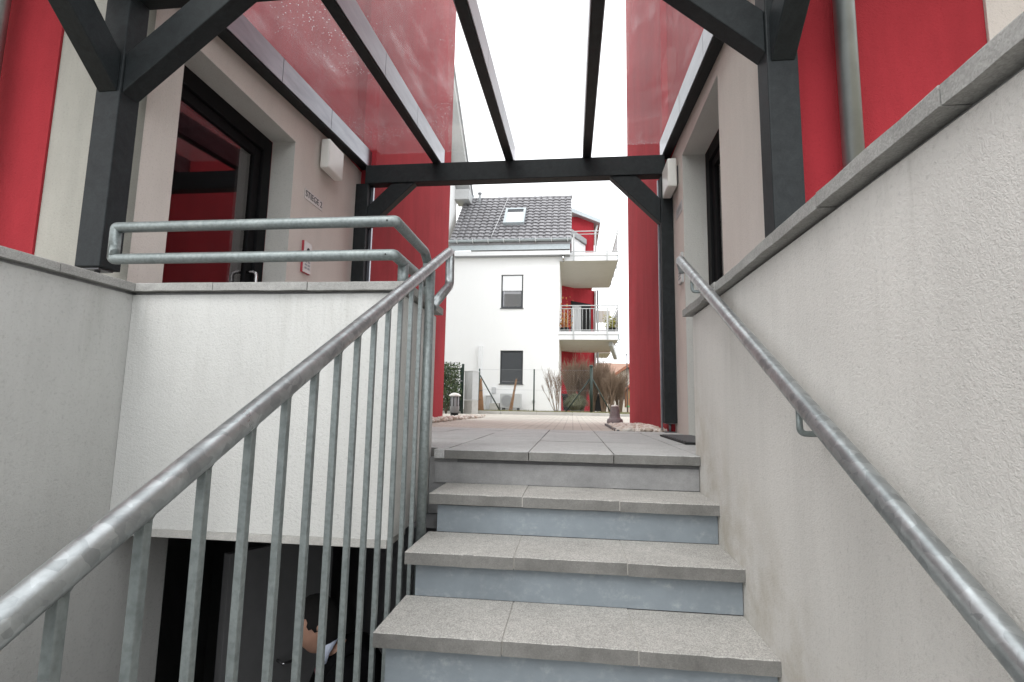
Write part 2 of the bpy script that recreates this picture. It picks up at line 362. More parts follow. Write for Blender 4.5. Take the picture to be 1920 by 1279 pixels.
def reveal(mb, O, U, V, N, h, depth):
    O, U, V, N = map(Vector, (O, U, V, N)); P = lambda a, b, d=0: O + U * a + V * b + N * d
    u0, u1, v0, v1 = h
    for a, b in (((u0, v0), (u0, v1)), ((u0, v1), (u1, v1)), ((u1, v1), (u1, v0)), ((u1, v0), (u0, v0))):
        mb.quad(P(*a), P(*b), P(*b, depth), P(*a, depth))

# ------------------------------------------------------------------ key dimensions (metres; landing level z = 0)
RISE, RUN, NOS = 0.166, 0.3053, 2.62
LF, RF = -2.30, 0.97           # house fronts beside the passage
LR, RR = -2.14, 0.90           # red rendered skins
YF = 2.40                      # house fronts that face the camera
YE = 8.55                      # far end of both houses
PIT = -2.42

# ------------------------------------------------------------------ ground
def struct(o): return tag(o, kind='structure')
g = MB(); g.quad((-400, 16.2, -0.05), (400, 16.2, -0.05), (400, 900, -0.05), (-400, 900, -0.05)); g.quad((-400, 5.2, -0.05), (-2.14, 5.2, -0.05), (-2.14, 16.2, -0.05), (-400, 16.2, -0.05)); g.quad((3.5, 5.2, -0.05), (400, 5.2, -0.05), (400, 16.2, -0.05), (3.5, 16.2, -0.05))
g.quad((-2.14, 5.2, -0.05), (3.5, 5.2, -0.05), (3.5, 16.2, -0.05), (-2.14, 16.2, -0.05)); struct(g.build('ground', 'soil'))
g = MB(); g.quad((-9, 5.2, -0.012), (0.42, 5.2, -0.012), (0.42, 7.2, -0.012), (-9, 7.2, -0.012)); g.quad((-9, 7.2, -0.012), (3.6, 7.2, -0.012), (3.6, 14.62, -0.012), (-9, 14.62, -0.012))
struct(g.build('pavement', 'paving'))
g = MB(); g.quad((-6, -30, PIT), (6, -30, PIT), (6, NOS, PIT), (-6, NOS, PIT)); g.quad((-40, -60, PIT - .004), (40, -60, PIT - .004), (40, -4, PIT - .004), (-40, -4, PIT - .004))
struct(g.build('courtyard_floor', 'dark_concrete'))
g = MB(); g.box(0.97, 14, -4, YF, -2.5, 0.62); g.box(-14, -2.45, -4, YF, -2.5, 0.62)
struct(g.build('terrace_ground', 'soil'))

# landing slab with its tiles
g = MB(); g.box(LF, RF, 2.72, 5.2, -0.32, -0.046); g.box(-0.73, 0.6, 2.66, 2.72, -0.32, -0.046); g.box(LF, -1.0, YF, 2.72, -0.32, -0.046)
landing = struct(g.build('landing', 'concrete_grey')); ORI[landing.name] = Vector((0, 0, 0))
xs = [LF, -1.885, -1.47, -1.06, -0.644, -0.221, 0.193, 0.6, RF]; ys = [NOS, 3.05, 3.48, 3.91, 4.34, 4.77, 5.2]
G = 0.002
MB().quad((LF, YF + .01, -.005), (-1.0, YF + .01, -.005), (-1.0, 2.73, -.005), (LF, 2.73, -.005)).quad((-1.0, 2.73, -.005), (RF, 2.73, -.005), (RF, 5.19, -.005), (-1.0, 5.19, -.005)).quad((-.69, NOS + .006, -.005), (.598, NOS + .006, -.005), (.598, 2.73, -.005), (-.69, 2.73, -.005)).quad((LF, 2.73, -.005), (-1.0, 2.73, -.005), (-1.0, 5.19, -.005), (LF, 5.19, -.005)).build('grout', 'joint_mortar', landing)
for j in range(6):
    for i in range(8):
        x0, x1, y0, y1 = xs[i] + G, xs[i + 1] - G, ys[j] + G, ys[j + 1] - G
        if j == 0:
            if x1 < -1.0: y0 = YF + G
            elif x1 < -0.63: y0 = 2.725
            elif x0 > 0.55: y0 = 2.73
        dz = random.uniform(-.0012, .0012)
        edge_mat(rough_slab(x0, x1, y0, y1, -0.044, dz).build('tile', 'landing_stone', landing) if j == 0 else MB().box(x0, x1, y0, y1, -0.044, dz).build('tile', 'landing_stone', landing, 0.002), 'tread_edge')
MB().box(-0.70, -0.644 - G, NOS + G, 2.72, -0.044, 0.0005).build('tile', 'landing_stone', landing, 0.003)

# kerb stones and grass verge across the far side
kerb = thing('kerb', 'pale concrete kerb stones along the far edge of the paving', 'kerb', (0, 14.7, 0))
for k in range(9):
    x0 = -5.0 + k * 1.0
    MB().box(x0 + .004, x0 + .996, 14.62, 14.76, -0.05, 0.075 if x0 < .4 else 0.06).build('kerb_block', 'kerb_stone', kerb, 0.008)
g = MB(); g.quad((-5, 14.76, 0.05), (4, 14.76, 0.05), (4, 16.2, 0.09), (-5, 16.2, 0.09)); struct(g.build('verge', 'soil'))
gr = MB()
for k in range(5200):
    x = random.uniform(-4, 3.6); y = 14.76 + abs(random.gauss(0, .5)); y = min(y, 16.1); h = random.uniform(.02, .06); a = random.uniform(0, 6.28); z = .05 + (y - 14.76) * .028
    gr.add([(x - .006 * math.cos(a), y - .006 * math.sin(a), z), (x + .006 * math.cos(a), y + .006 * math.sin(a), z), (x + random.uniform(-.02, .02), y + random.uniform(-.02, .02), z + h)], [(0, 1, 2)])
tag(gr.build('grass', 'grass', fix=False), 'short yellowish grass on the verge under the wire fence', 'grass', kind='stuff')

# pebble beds
def pebbles(name, area, n, label):
    mb = MB()
    ico = bmesh.new(); bmesh.ops.create_icosphere(ico, subdivisions=1, radius=1); vv = [v.co.copy() for v in ico.verts]; ff = [[v.index for v in f.verts] for f in ico.faces]; ico.free()
    for k in range(n):
        x, y, z = area(); s = random.uniform(.018, .042); M = Euler((random.uniform(-.3, .3), random.uniform(-.3, .3), random.uniform(0, 6.28))).to_matrix()
        sx, sy, sz = s * random.uniform(.9, 1.5), s * random.uniform(.7, 1.1), s * random.uniform(.5, .8)
        mb.add([M @ Vector((v.x * sx, v.y * sy, v.z * sz)) + Vector((x, y, z)) for v in vv], ff, True)
    return tag(mb.build(name, 'pebble', fix=False), label, 'pebbles', kind='stuff')
def pa():
    x = random.uniform(.45, .90); y = random.uniform(5.25, 7.15); return x, y, -0.012 + .03 * max(0, (x - .45)) + random.uniform(0, .018)
pebbles('pebble_bed', pa, 620, 'pale rounded pebbles heaped along the right red wall')
def pb(): return random.uniform(-2.13, -1.75), random.uniform(5.3, 10.5), 0.0 + random.uniform(0, .03)
pebbles('pebble_bed', pb, 520, 'scattered pale pebbles at the foot of the left red wall')
tag(MB().box(0.425, 0.447, 5.21, 7.2, -0.05, 0.012).build('edging_strip', 'dark_concrete'), 'thin dark edging strip between paving and right pebble bed', 'edging')

# ------------------------------------------------------------------ staircase
st = thing('staircase', 'flight of speckled concrete steps with blue-grey risers climbing to the landing', 'stairs', (0, NOS, PIT))
XL = -0.632; NST = 14
poly = [(NOS + .6, PIT), (NOS + .6, -0.05), (NOS + .035, -0.05)]
for i in range(1, NST + 1):
    y = NOS - (i - 1) * RUN + .035; poly += [(y, -i * RISE - .046), (y - RUN, -i * RISE - .046)]
poly += [(NOS - NST * RUN + .035, PIT)]
mb = MB(); n = len(poly)
mb.prism(poly, 'X', -0.585, 0.598); mb.build('stair_core', 'dark_concrete', st)
js = [XL, -0.221, 0.193, 0.6]
for i in range(0, NST):
    y = NOS - i * RUN
    zt = -i * RISE - .052 if i else -.064
    zb = -(i + 1) * RISE + .001
    MB().box(-0.60 if i else -.70, 0.597, y + .028, y + .034, zb, zt).build('riser', 'riser_paint' if i else 'concrete_grey', st)
    if i == 0: continue
    for k in range(3):
        dz = random.uniform(-.002, .002); dy = random.uniform(-.003, .003); ov = random.uniform(-.006, .004) if k == 0 else 0
        mb = rough_slab(js[k] + (G if k else ov), js[k + 1] - (G if k < 2 else 0.001), y + dy, y + RUN + .026, -i * RISE - .045 + dz, -i * RISE + dz)
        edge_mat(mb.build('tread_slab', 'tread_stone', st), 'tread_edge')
        if k < 2: MB().box(js[k + 1] - G - .001, js[k + 1] + G + .001, y + .004, y + RUN + .025, -i * RISE - .043, -i * RISE - .0025).build('joint', 'joint_mortar', st)

# ------------------------------------------------------------------ retaining walls with coping
def coping_run(parent, axis, cuts, a0, a1, z0=0.702, z1=0.738, flip=False):
    for c0, c1 in zip(cuts[:-1], cuts[1:]):
        dz = random.uniform(-.002, .002); da = random.uniform(-.003, .003)
        if flip: mb = rough_slab(c0 + .002, c1 - .002, a1 + da, a0, z0 + dz, z1 + dz, 7, .0014, axis, -.003)
        else: mb = rough_slab(c0 + .002, c1 - .002, a0 + da, a1, z0 + dz, z1 + dz, 7, .0014, axis)
        mb.build('coping_slab', 'coping_stone', parent)
rw = thing('retaining_wall', 'rough grey rendered wall with coping slabs beside the right handrail', 'wall', (0.8, 0, PIT))
mb = MB().box(0.6, RF - .002, -4, YF - .002, PIT, 0.69); mb.build('wall', 'render_side', rw)
MB().box(0.6, RF - .004, YF - .002, 2.72, PIT, 0.69).build('wall_end', 'render_side', rw)
MB().box(0.612, RF - .01, -3.98, 2.70, 0.69, 0.703).build('mortar_bed', 'concrete_grey', rw)
coping_run(rw, 'Y', [-3.98, -2.7, -1.9, -1.25, -.6, -.05, .42, .84, 1.262, 1.681, 2.162, 2.395], 0.565, 1.0)
coping_run(rw, 'Y', [2.395, 2.60, 2.80], 0.565, RF - .002)
lw_ = thing('retaining_wall', 'smooth grey rendered wall with coping slabs at the left frame edge', 'wall', (-2.2, 0, PIT))
MB().box(-2.45, -1.985, -4, 2.47, PIT, -0.34).build('wall_base', 'render_left', lw_)
MB().box(-2.45, -1.985, -4, YF - .002, -0.34, 0.69).build('wall', 'render_left', lw_)
MB().box(-2.44, -2.0, -3.98, YF - .01, 0.69, 0.703).build('mortar_bed', 'concrete_grey', lw_)
coping_run(lw_, 'Y', [-3.98, -2.8, -1.6, -.9, -.2, .45, .93, 1.35, 1.74, YF - .004], -2.48, -1.955, flip=True)
pw = thing('parapet_wall', 'pale rendered parapet wall above the dark basement opening', 'wall', (-1.35, 2.2, -0.33))
mb = MB(); pts = [(-1.983, 2.11), (-0.745, 2.11), (-0.735, 2.12), (-0.735, 2.70), (-0.98, 2.70), (-0.98, 2.36), (-1.983, 2.36)]
mb.prism(pts, 'Z', -0.32, 0.69); mb.build('wall', 'render_grey', pw)
MB().box(-1.983, -0.745, 2.106, 2.35, -0.352, -0.321).build('drip_edge', 'kerb_stone', pw)
MB().box(-1.983, -0.745, 2.125, 2.35, 0.69, 0.703).build('mortar_bed', 'concrete_grey', pw)
coping_run(pw, 'X', [-1.953, -1.578, -1.141, -0.70], 2.08, 2.39)
coping_run(pw, 'Y', [2.392, 2.73], -1.01, -0.703, flip=True)

# ------------------------------------------------------------------ basement under the landing
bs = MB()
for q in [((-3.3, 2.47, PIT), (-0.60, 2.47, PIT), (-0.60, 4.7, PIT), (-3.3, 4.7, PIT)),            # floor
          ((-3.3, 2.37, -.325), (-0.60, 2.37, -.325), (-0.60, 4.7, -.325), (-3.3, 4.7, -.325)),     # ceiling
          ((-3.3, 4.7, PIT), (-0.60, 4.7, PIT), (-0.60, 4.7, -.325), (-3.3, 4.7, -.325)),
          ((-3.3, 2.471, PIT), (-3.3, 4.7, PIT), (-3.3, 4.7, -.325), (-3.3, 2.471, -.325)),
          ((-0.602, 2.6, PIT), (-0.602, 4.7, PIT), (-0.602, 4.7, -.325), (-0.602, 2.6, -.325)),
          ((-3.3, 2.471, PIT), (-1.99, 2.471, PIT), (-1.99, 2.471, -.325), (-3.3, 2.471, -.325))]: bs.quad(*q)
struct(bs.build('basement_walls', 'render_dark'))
bd = thing('basement_door', 'pale grey door leaf standing ajar in the dark basement opening', 'door', (-1.95, 3.0, PIT))
MB().hexa([(-2.03, 2.98, PIT + .01), (-1.98, 2.96, PIT + .01), (-1.62, 3.55, PIT + .01), (-1.67, 3.58, PIT + .01), (-2.03, 2.98, -.66), (-1.98, 2.96, -.66), (-1.62, 3.55, -.66), (-1.67, 3.58, -.66)]).build('door_leaf', 'basement_door', bd, .004)
MB().tube(arc_path([(-1.80, 3.24, -1.35), (-1.74, 3.20, -1.35), (-1.68, 3.30, -1.35)], .02), .009, 8).build('handle', 'steel', bd)

# ------------------------------------------------------------------ the two houses beside the passage
def door_unit(parent, X, s, y0, y1, z1, label):
    """glazed door set back in a reveal. s=+1: room lies towards +X."""
    xr = X + s * .20
    w = .11
    d = MB()
    a, b = sorted((xr, xr + s * .07))
    d.box(a, b, y0, y0 + w, 0, z1); d.box(a, b, y1 - w, y1, 0, z1); d.box(a, b, y0 + w, y1 - w, z1 - w * 1.1, z1); d.box(a, b, y0 + w, y1 - w, 0, .10)
    dd = d.build('door', 'black_frame', parent, .004); dd['label'] = label
    lo, hi = sorted((xr + s * .025, xr + s * .095))
    ya, yb = y0 + w + .004, y1 - w - .004; t = .075
    l = MB(); l.box(lo, hi, ya, ya + t, .105, z1 - w * 1.1 - .004); l.box(lo, hi, yb - t, yb, .105, z1 - w * 1.1 - .004)
    l.box(lo, hi, ya + t, yb - t, z1 - w * 1.1 - .004 - t, z1 - w * 1.1 - .004); l.box(lo, hi, ya + t, yb - t, .105, .22)
    l.build('leaf_frame', 'black_frame', dd, .004)
    xm = xr + s * .05
    MB().box(xm - .006, xm + .006, ya + t, yb - t, .22, z1 - w * 1.1 - .004 - t).build('pane', 'door_glass', dd)
    hy = yb - .06 if s < 0 else ya + .06
    hy = yb - .05
    xo = xr - s * .055
    MB().tube(arc_path([(xr + s * .03, hy, .62), (xo, hy, .62), (xo, hy, 1.22), (xr + s * .03, hy, 1.22)], .04), .013, 10).build('handle', 'steel', dd)
    # hallway behind the pane
    x2 = xr + s * 1.6; x1 = xr + s * .10; h = MB()
    h.quad((x1, y0 - .1, 0), (x2, y0 - .1, 0), (x2, y0 - .1, 2.6), (x1, y0 - .1, 2.6)); h.quad((x1, y1 + .1, 0), (x2, y1 + .1, 0), (x2, y1 + .1, 2.6), (x1, y1 + .1, 2.6))
    h.quad((x2, y0 - .1, 0), (x2, y1 + .1, 0), (x2, y1 + .1, 2.6), (x2, y0 - .1, 2.6)); h.quad((x1, y0 - .1, 0), (x2, y0 - .1, 0), (x2, y1 + .1, 0), (x1, y1 + .1, 0)); h.quad((x1, y0 - .1, 2.6), (x2, y0 - .1, 2.6), (x2, y1 + .1, 2.6), (x1, y1 + .1, 2.6))
    h.build('hallway', 'interior_dark', parent)

lb = thing('apartment_house', 'red and beige rendered house on the left with glazed entrance door', 'building', (LF - 2, 4, 0))
hole = (2.63 - YF, 3.87 - YF, 0, 2.37)
mb = MB(); wall_holes(mb, (LF, YF, 0), (0, 1, 0), (0, 0, 1), (-1, 0, 0), 5.2 - YF, 3.0, [hole], .2); mb.build('wall', 'render_beige', lb)
mb = MB(); reveal(mb, (LF, YF, 0), (0, 1, 0), (0, 0, 1), (-1, 0, 0), hole, .2); mb.build('door_reveal', 'render_reveal', lb)
door_unit(lb, LF, -1, 2.63, 3.87, 2.37, 'black framed glass entrance door reflecting the red wall opposite')
MB().box(-2.86, LF - .002, YF, YF + .2, 0.5, 8).build('corner_wall', 'render_corner', lb)
MB().box(-7, -2.862, YF - .012, YF + .2, 0.5, 8).build('red_front_wall', 'render_red', lb)
MB().box(-7, LR, 5.202, YE, -0.05, 8).build('red_side_wall', 'render_red', lb)
MB().box(-7, LF + .006, YF + .202, 5.198, 2.72, 8).build('red_upper_wall', 'render_red', lb)
MB().box(-7, LR - .02, YE + .002, YE + .03, -.05, 8).build('rear_bounce_panel', 'render_white', lb)  # added white panel, unseen; far windows mirror white and the far house brightens
rb = thing('apartment_house', 'red and beige rendered house on the right with recessed entrance', 'building', (RF + 2, 4, 0))
hole = (3.46 - YF, 4.62 - YF, 0, 2.50)
mb = MB(); wall_holes(mb, (RF, YF, 0), (0, 1, 0), (0, 0, 1), (1, 0, 0), 5.2 - YF, 3.0, [hole], .2); mb.build('wall', 'render_beige', rb)
mb = MB(); reveal(mb, (RF, YF, 0), (0, 1, 0), (0, 0, 1), (1, 0, 0), hole, .2); mb.build('door_reveal', 'render_reveal', rb)
door_unit(rb, RF, 1, 3.46, 4.62, 2.50, 'black framed entrance door deep in its pale reveal')
MB().box(RF + .002, 1.845, YF, YF + .2, 0.5, 8).build('red_front_wall', 'render_red', rb)
MB().box(1.847, 6, YF - .012, YF + .2, 0.5, 8).build('beige_front_wall', 'render_beige', rb)
MB().box(RR, 6, 5.202, YE, -0.05, 8).build('red_side_wall', 'render_red', rb)
MB().box(RF - .006, 6, YF + .202, 5.198, 2.72, 8).build('red_upper_wall', 'render_red', rb)
MB().box(RR + .02, 6, YE + .002, YE + .03, -.05, 8).build('rear_bounce_panel', 'render_white', rb)  # same unseen white panel added behind the right house

# assumed balconies, out of view, added to shade the red house fronts
for b_, xa, xb in ((lb, -7, -2.75), (rb, 1.03, 6)):
    MB().box(xa, xb, .95, YF - .014, 3.05, 3.23).build('balcony_slab', 'soffit_paint', b_, .01)
    for k in range(2): MB().tube([(xa, .98, 3.85 + .3 * k), (xb, .98, 3.85 + .3 * k)], .02, 8).build('added_balcony_rail', 'galvanised_matt', b_)
    for k in range(4): x = xa + .1 + (xb - xa - .2) * k / 3; MB().tube([(x, .98, 3.24), (x, .98, 4.13)], .02, 8).build('added_balcony_post', 'galvanised_matt', b_)
# downpipes
def downpipe(x, y, r, z0, label):
    p = thing('downpipe', label, 'downpipe', (x, y, z0))
    MB().tube([(x, y, z0), (x, y, 8)], r, 20).build('pipe', 'pipe_zinc', p)
    for z in (3.0, 5.6): MB().tube([(x, y, z), (x, y, z + .03)], r + .004, 20).build('pipe_clip', 'zinc_gutter', p)
downpipe(1.212, YF - .075, .043, 0.62, 'galvanised rain pipe on the red wall behind the right coping')
downpipe(-3.17, YF - .10, .045, 0.62, 'galvanised rain pipe at the left edge of the red wall')

# ------------------------------------------------------------------ glass canopy on dark timber
cp = thing('canopy', 'dark timber canopy with glass roof spanning between the two houses', 'canopy', (-0.65, 3.6, 0))
YB = 5.07
def zr(y): return 2.735 - 0.078 * (YB - y)         # underside of the rafters
B = .005
def post(x0, x1, y0, y1, z0, z1, zf):
    MB().box(x0, x1, y0, y1, z0, z1).build('post', 'dark_timber', cp, B)
    cx, cy = (x0 + x1) / 2, (y0 + y1) / 2
    MB().tube([(cx, cy, zf), (cx, cy, z0 + .002)], .012, 10).box(cx - .05, cx + .05, cy - .045, cy + .045, zf - .001, zf + .008).box(cx - .045, cx + .045, cy - .04, cy + .04, z0 - .008, z0 - .001).build('post_foot', 'steel_dark', cp)
post(-2.388, -2.253, 2.19, 2.31, .85, 2.285, .738)
post(.838, .968, 2.24, 2.36, .83, 2.285, .738)
post(-2.298, -2.165, YB + .005, YB + .125, .09, 2.535, .002)
post(.852, .968, YB + .005, YB + .125, .09, 2.515, .002)
# steel flats behind the rear posts
MB().box(-2.163, -2.135, YB + .09, YB + .12, .02, 2.53).build('steel_flat', 'zinc_sheet', cp)
MB().box(.836, .850, YB + .09, YB + .12, .02, 2.51).build('steel_flat', 'zinc_sheet', cp)
MB().box(-2.20, .90, YB, YB + .13, 2.535, 2.735).build('rear_beam', 'dark_timber', cp, B)
MB().box(-2.39, .968, 2.18, 2.32, 2.29, zr(2.25) - .002).build('front_beam', 'dark_timber', cp, B)
for x0, x1 in ((-2.388, -2.253), (.838, .968)):
    MB().box(x0, x1, 1.25, 2.178, 2.30, 2.46).build('side_beam', 'dark_timber', cp, B)
Y0R = 1.35
RH = .215
def rafter(x0, x1, h=RH, clad=True, flip=1):
    mb = MB(); a, b = Y0R, YB + .20
    mb.hexa([(x0, a, zr(a)), (x1, a, zr(a)), (x1, b, zr(b)), (x0, b, zr(b)), (x0, a, zr(a) + h), (x1, a, zr(a) + h), (x1, b, zr(b) + h), (x0, b, zr(b) + h)])
    r = mb.build('rafter', 'dark_timber', cp, B)
    for s, xx in ((-1, x0), (1, x1)):
        q0, q1 = sorted((xx + s * .002, xx + s * .008)); lo, hi = .012, h - .012
        cuts = [2.62, 3.45, 4.25, YB + .16]
        for c0, c1 in zip(cuts[:-1], cuts[1:]):
            c0 += .003; c1 -= .003
            MB().hexa([(q0, c0, zr(c0) + lo), (q1, c0, zr(c0) + lo), (q1, c1, zr(c1) + lo), (q0, c1, zr(c1) + lo), (q0, c0, zr(c0) + hi), (q1, c0, zr(c0) + hi), (q1, c1, zr(c1) + hi), (q0, c1, zr(c1) + hi)]).build('flashing', 'zinc_sheet', r)
    # joint hanger
    y = 2.50; z = zr(y)
    mb = MB(); mb.box(x0 - .05, x0 - .009, y - .1, y + .06, z - .01, z + h - .01)
    mb.build('hanger', 'black_frame', r, .004)
    mb = MB(); mb.box(x1 + .010, x1 + .016, y - .08, y + .10, z + .012, z + h - .02)
    for k in range(3): mb.tube([(x1 + .016, y - .05 + k * .05, z + .04 + .02 * (k % 2)), (x1 + .026, y - .05 + k * .05, z + .04 + .02 * (k % 2))], .008, 8)
    mb.build('bolt_plate', 'steel_dark', r)
    return r
RXS = [(-2.299, -2.20), (-1.47, -1.395), (-.70, -.628), (.095, .167), (.885, .968)]
for a, b in RXS: rafter(a, b)
# glass panes (two rows), each its own sheet
mids = [-2.285, (RXS[1][0] + RXS[1][1]) / 2, (RXS[2][0] + RXS[2][1]) / 2, (RXS[3][0] + RXS[3][1]) / 2, .955]
for k in range(4):
    for (ya, yb) in ((1.30, 2.60), (2.612, YB + .24)):
        x0, x1 = mids[k] + .006, mids[k + 1] - .006; h = RH + .006
        mb = MB(); mb.hexa([(x0, ya, zr(ya) + h), (x1, ya, zr(ya) + h), (x1, yb, zr(yb) + h), (x0, yb, zr(yb) + h), (x0, ya, zr(ya) + h + .010), (x1, ya, zr(ya) + h + .010), (x1, yb, zr(yb) + h + .010), (x0, yb, zr(yb) + h + .010)])
        mb.build('glass_pane', 'canopy_glass', cp)
    ya = 2.606; MB().box(mids[k] + .006, mids[k + 1] - .006, ya - .004, ya + .004, zr(ya) + RH + .003, zr(ya) + RH + .020).build('pane_seal', 'light_grey', cp)
def brace(a, b, w, t, up):
    MB().bar(a, b, w, t, up).build('brace', 'dark_timber', cp, B)
def brace_poly(poly, axis, a, b): MB().prism(poly, axis, a, b).build('brace', 'dark_timber', cp, B)
brace_poly([(-2.252, 1.745), (-1.62, 2.288), (-1.86, 2.288), (-2.252, 1.955)], 'Y', 2.20, 2.30)
brace_poly([(.837, 1.80), (.837, 2.0), (.50, 2.288), (.27, 2.288)], 'Y', 2.25, 2.35)
brace_poly([(2.189, 1.745), (2.189, 1.95), (1.80, 2.298), (1.57, 2.298)], 'X', -2.372, -2.268)
brace_poly([(2.239, 1.745), (2.239, 1.95), (1.85, 2.298), (1.62, 2.298)], 'X', .852, .955)
brace_poly([(-2.163, 2.05), (-1.66, 2.533), (-1.905, 2.533), (-2.163, 2.285)], 'Y', YB + .015, YB + .115)
brace_poly([(.850, 2.035), (.850, 2.285), (.62, 2.533), (.36, 2.533)], 'Y', YB + .015, YB + .115)

# ------------------------------------------------------------------ railings
XH = -0.66
def zh(y): return 1.045 + .5135 * (y - 2.669)      # handrail axis of the open side
rl = thing('stair_railing', 'galvanised tube stair railing with square balusters left of the steps', 'railing', (XH, 1.5, -1))
yt = 2.66
p = [(XH, -1.4, zh(-1.4))] + [(XH, yt, zh(yt)), (XH, yt + .012, zh(yt) - .185), (XH, 2.33, zh(2.33) - .20)]
path = arc_path(p, .035)
dens = [path[0]]
for k in range(1, 40): dens.append(path[0].lerp(path[1], k / 40))
MB().tube(dens + path[1:], .0235, 24).build('handrail', 'galvanised', rl)
MB().tube([(XH, 2.298, zh(2.298) - .018), (XH, 2.298, -.66)], .0215, 20).build('post', 'galvanised_matt', rl)
MB().tube([(XH, .50, zh(.50) - .018), (XH, .50, -1.5)], .0215, 20).build('post', 'galvanised_matt', rl)
b0 = None
for k in range(-14, 13):
    y = .634 + k * .1268
    if abs(y - .5) < .05: continue
    zt = zh(y) - .012; zb = (y - NOS) * (RISE / RUN) - .44; w = .0088
    mb = MB(); mb.box(XH - w, XH + w, y - w, y + w, zb, zt); bb = mb.build('baluster', 'galvanised_matt', rl, .003)
    if y > .4: MB().tube([(XH, y - .004, zt - .016), (XH, y, zt - .006), (XH, y + .002, zt + .006)], [.0115, .0145, .012], 10).build('weld', 'galvanised_matt', bb)
ya, yb = -1.2, 2.30
MB().bar((XH, ya, (ya - NOS) * RISE / RUN - .45), (XH, yb, (yb - NOS) * RISE / RUN - .45), .022, .04).build('bottom_rail', 'galvanised_matt', rl)

pr_ = thing('parapet_railing', 'two-bar galvanised tube railing on top of the parapet wall', 'railing', (-1.4, 2.2, .74))
r = .0245; yr = 2.14; xc = -.782
MB().tube(arc_path([(-2.135, yr, .868), (-2.135, yr, 1.020), (xc, yr, 1.020), (xc, 2.60, 1.020), (xc, 2.66, .98), (xc, 2.66, .735)], .010, 4), r, 20).build('top_tube', 'galvanised_matt', pr_)
MB().tube(arc_path([(-2.135, yr, .93), (-2.135, yr, .868), (xc, yr, .868), (xc, 2.63, .868)], .012, 4), r, 20).build('lower_tube', 'galvanised_matt', pr_)
MB().tube([(xc, 2.27, .738), (xc, 2.27, .86)], r, 20).build('post', 'galvanised_matt', pr_)
for z in (1.016, .864): MB().tube([(xc - .03, yr - r - .001, z), (xc - .03, yr - r + .004, z)], .004, 8).build('drain_hole', 'rubber', pr_)

XR = .53
def zh2(y): return .972 + .5435 * (y - 2.649)
hr = thing('wall_handrail', 'galvanised tube handrail fixed to the rough right-hand wall', 'handrail', (XR, 1.2, 0))
p = arc_path([(XR, -1.4, zh2(-1.4)), (XR, 2.645, zh2(2.645)), (XR + .02, 2.67, zh2(2.645) - .06)], .02)
dens = [p[0]] + [p[0].lerp(p[1], k / 40) for k in range(1, 40)]
MB().tube(dens + p[1:], .0225, 24).build('handrail', 'galvanised', hr)
for y in (-.85, .24, 1.33, 2.40):
    z = zh2(y); mb = MB().tube(arc_path([(XR, y, z - .015), (XR, y, z - .085), (.605, y, z - .085)], .016), .0075, 10)
    mb.tube([(.594, y, z - .085), (.5995, y, z - .085)], .028, 16); mb.build('bracket', 'galvanised_matt', hr)

# ------------------------------------------------------------------ small fittings
def wall_lamp(x, s, y0, z0, label):
    l = thing('wall_lamp', label, 'lamp', (x, y0 + .15, z0), 'square wall lamps')
    MB().box(min(x, x + s * .018), max(x, x + s * .018), y0 + .05, y0 + .25, z0 + .05, z0 + .22).build('back_plate', 'steel_dark', l)
    a, b = sorted((x + s * .02, x + s * .105)); o = MB().box(a, b, y0, y0 + .30, z0, z0 + .275).build('shade', 'white_plastic', l, .014)
    o.modifiers['bevel'].segments = 4
wall_lamp(LF, 1, 4.25, 2.325, 'white box wall lamp beside the door on the left house')
wall_lamp(RF, -1, 4.76, 2.27, 'white box wall lamp under the beam on the right house')

def text_mesh(s, size):
    cu = bpy.data.curves.new('t', 'FONT'); cu.body = s; cu.size = size; cu.align_x = 'CENTER'; cu.align_y = 'CENTER'; cu.extrude = .0008
    o = bpy.data.objects.new('t', cu); col.objects.link(o); bpy.context.view_layer.update()
    me = bpy.data.meshes.new_from_object(o.evaluated_get(bpy.context.evaluated_depsgraph_get())); bpy.data.objects.remove(o); return me
sg = thing('stair_sign', 'small plate reading STIEGE 2 below the left wall lamp', 'sign', (LF, 4.22, 1.97))
MB().box(LF, LF + .004, 4.065, 4.385, 1.965, 2.055).build('plate', 'sign_plate', sg)
me = text_mesh('STIEGE 2', .078); me.materials.append(MATS['sign_ink'])
o = bpy.data.objects.new('lettering', me); col.objects.link(o); o.parent = sg; o.rotation_euler = (rad(90), 0, rad(90)); o.location = (.0055, 4.225 - 4.22, 2.012 - 1.97)
sg = thing('stair_sign', 'small faded plate below the right wall lamp', 'sign', (RF, 4.8, 2.0))
MB().box(RF - .004, RF, 4.66, 4.93, 2.00, 2.10).build('plate', 'light_grey', sg)
mb = MB()
for k in range(7): mb.box(RF - .0055, RF - .0045, 4.70 + k * .03, 4.715 + k * .03, 2.03, 2.075)
mb.build('worn_print', 'mid_grey', sg)
def intercom(x, s, y, z, label, hm):
    i = thing('intercom', label, 'intercom', (x, y, z), 'door intercoms')
    def bx(d0, d1, y0, y1, z0, z1, nm, mt): a, b = sorted((x + s * d0, x + s * d1)); return MB().box(a, b, y0, y1, z0, z1).build(nm, mt, i, .002)
    bx(0, .018, y, y + .135, z, z + .275, 'housing', hm); bx(.0185, .024, y + .004, y + .131, z + .004, z + .271, 'face_plate', 'sign_plate')
    a = x + s * .0245; MB().tube([(a, y + .068, z + .20), (a + s * .004, y + .068, z + .20)], .022, 14).build('camera_eye', 'rubber', i)
    for k in range(4):
        for q in range(2): bx(.0245, .027, y + .025 + q * .05, y + .06 + q * .05, z + .035 + k * .028, z + .052 + k * .028, 'call_button', 'mid_grey')
intercom(LF, 1, 4.08, 1.32, 'narrow red-edged intercom panel beside the left entrance door', 'red_plastic')
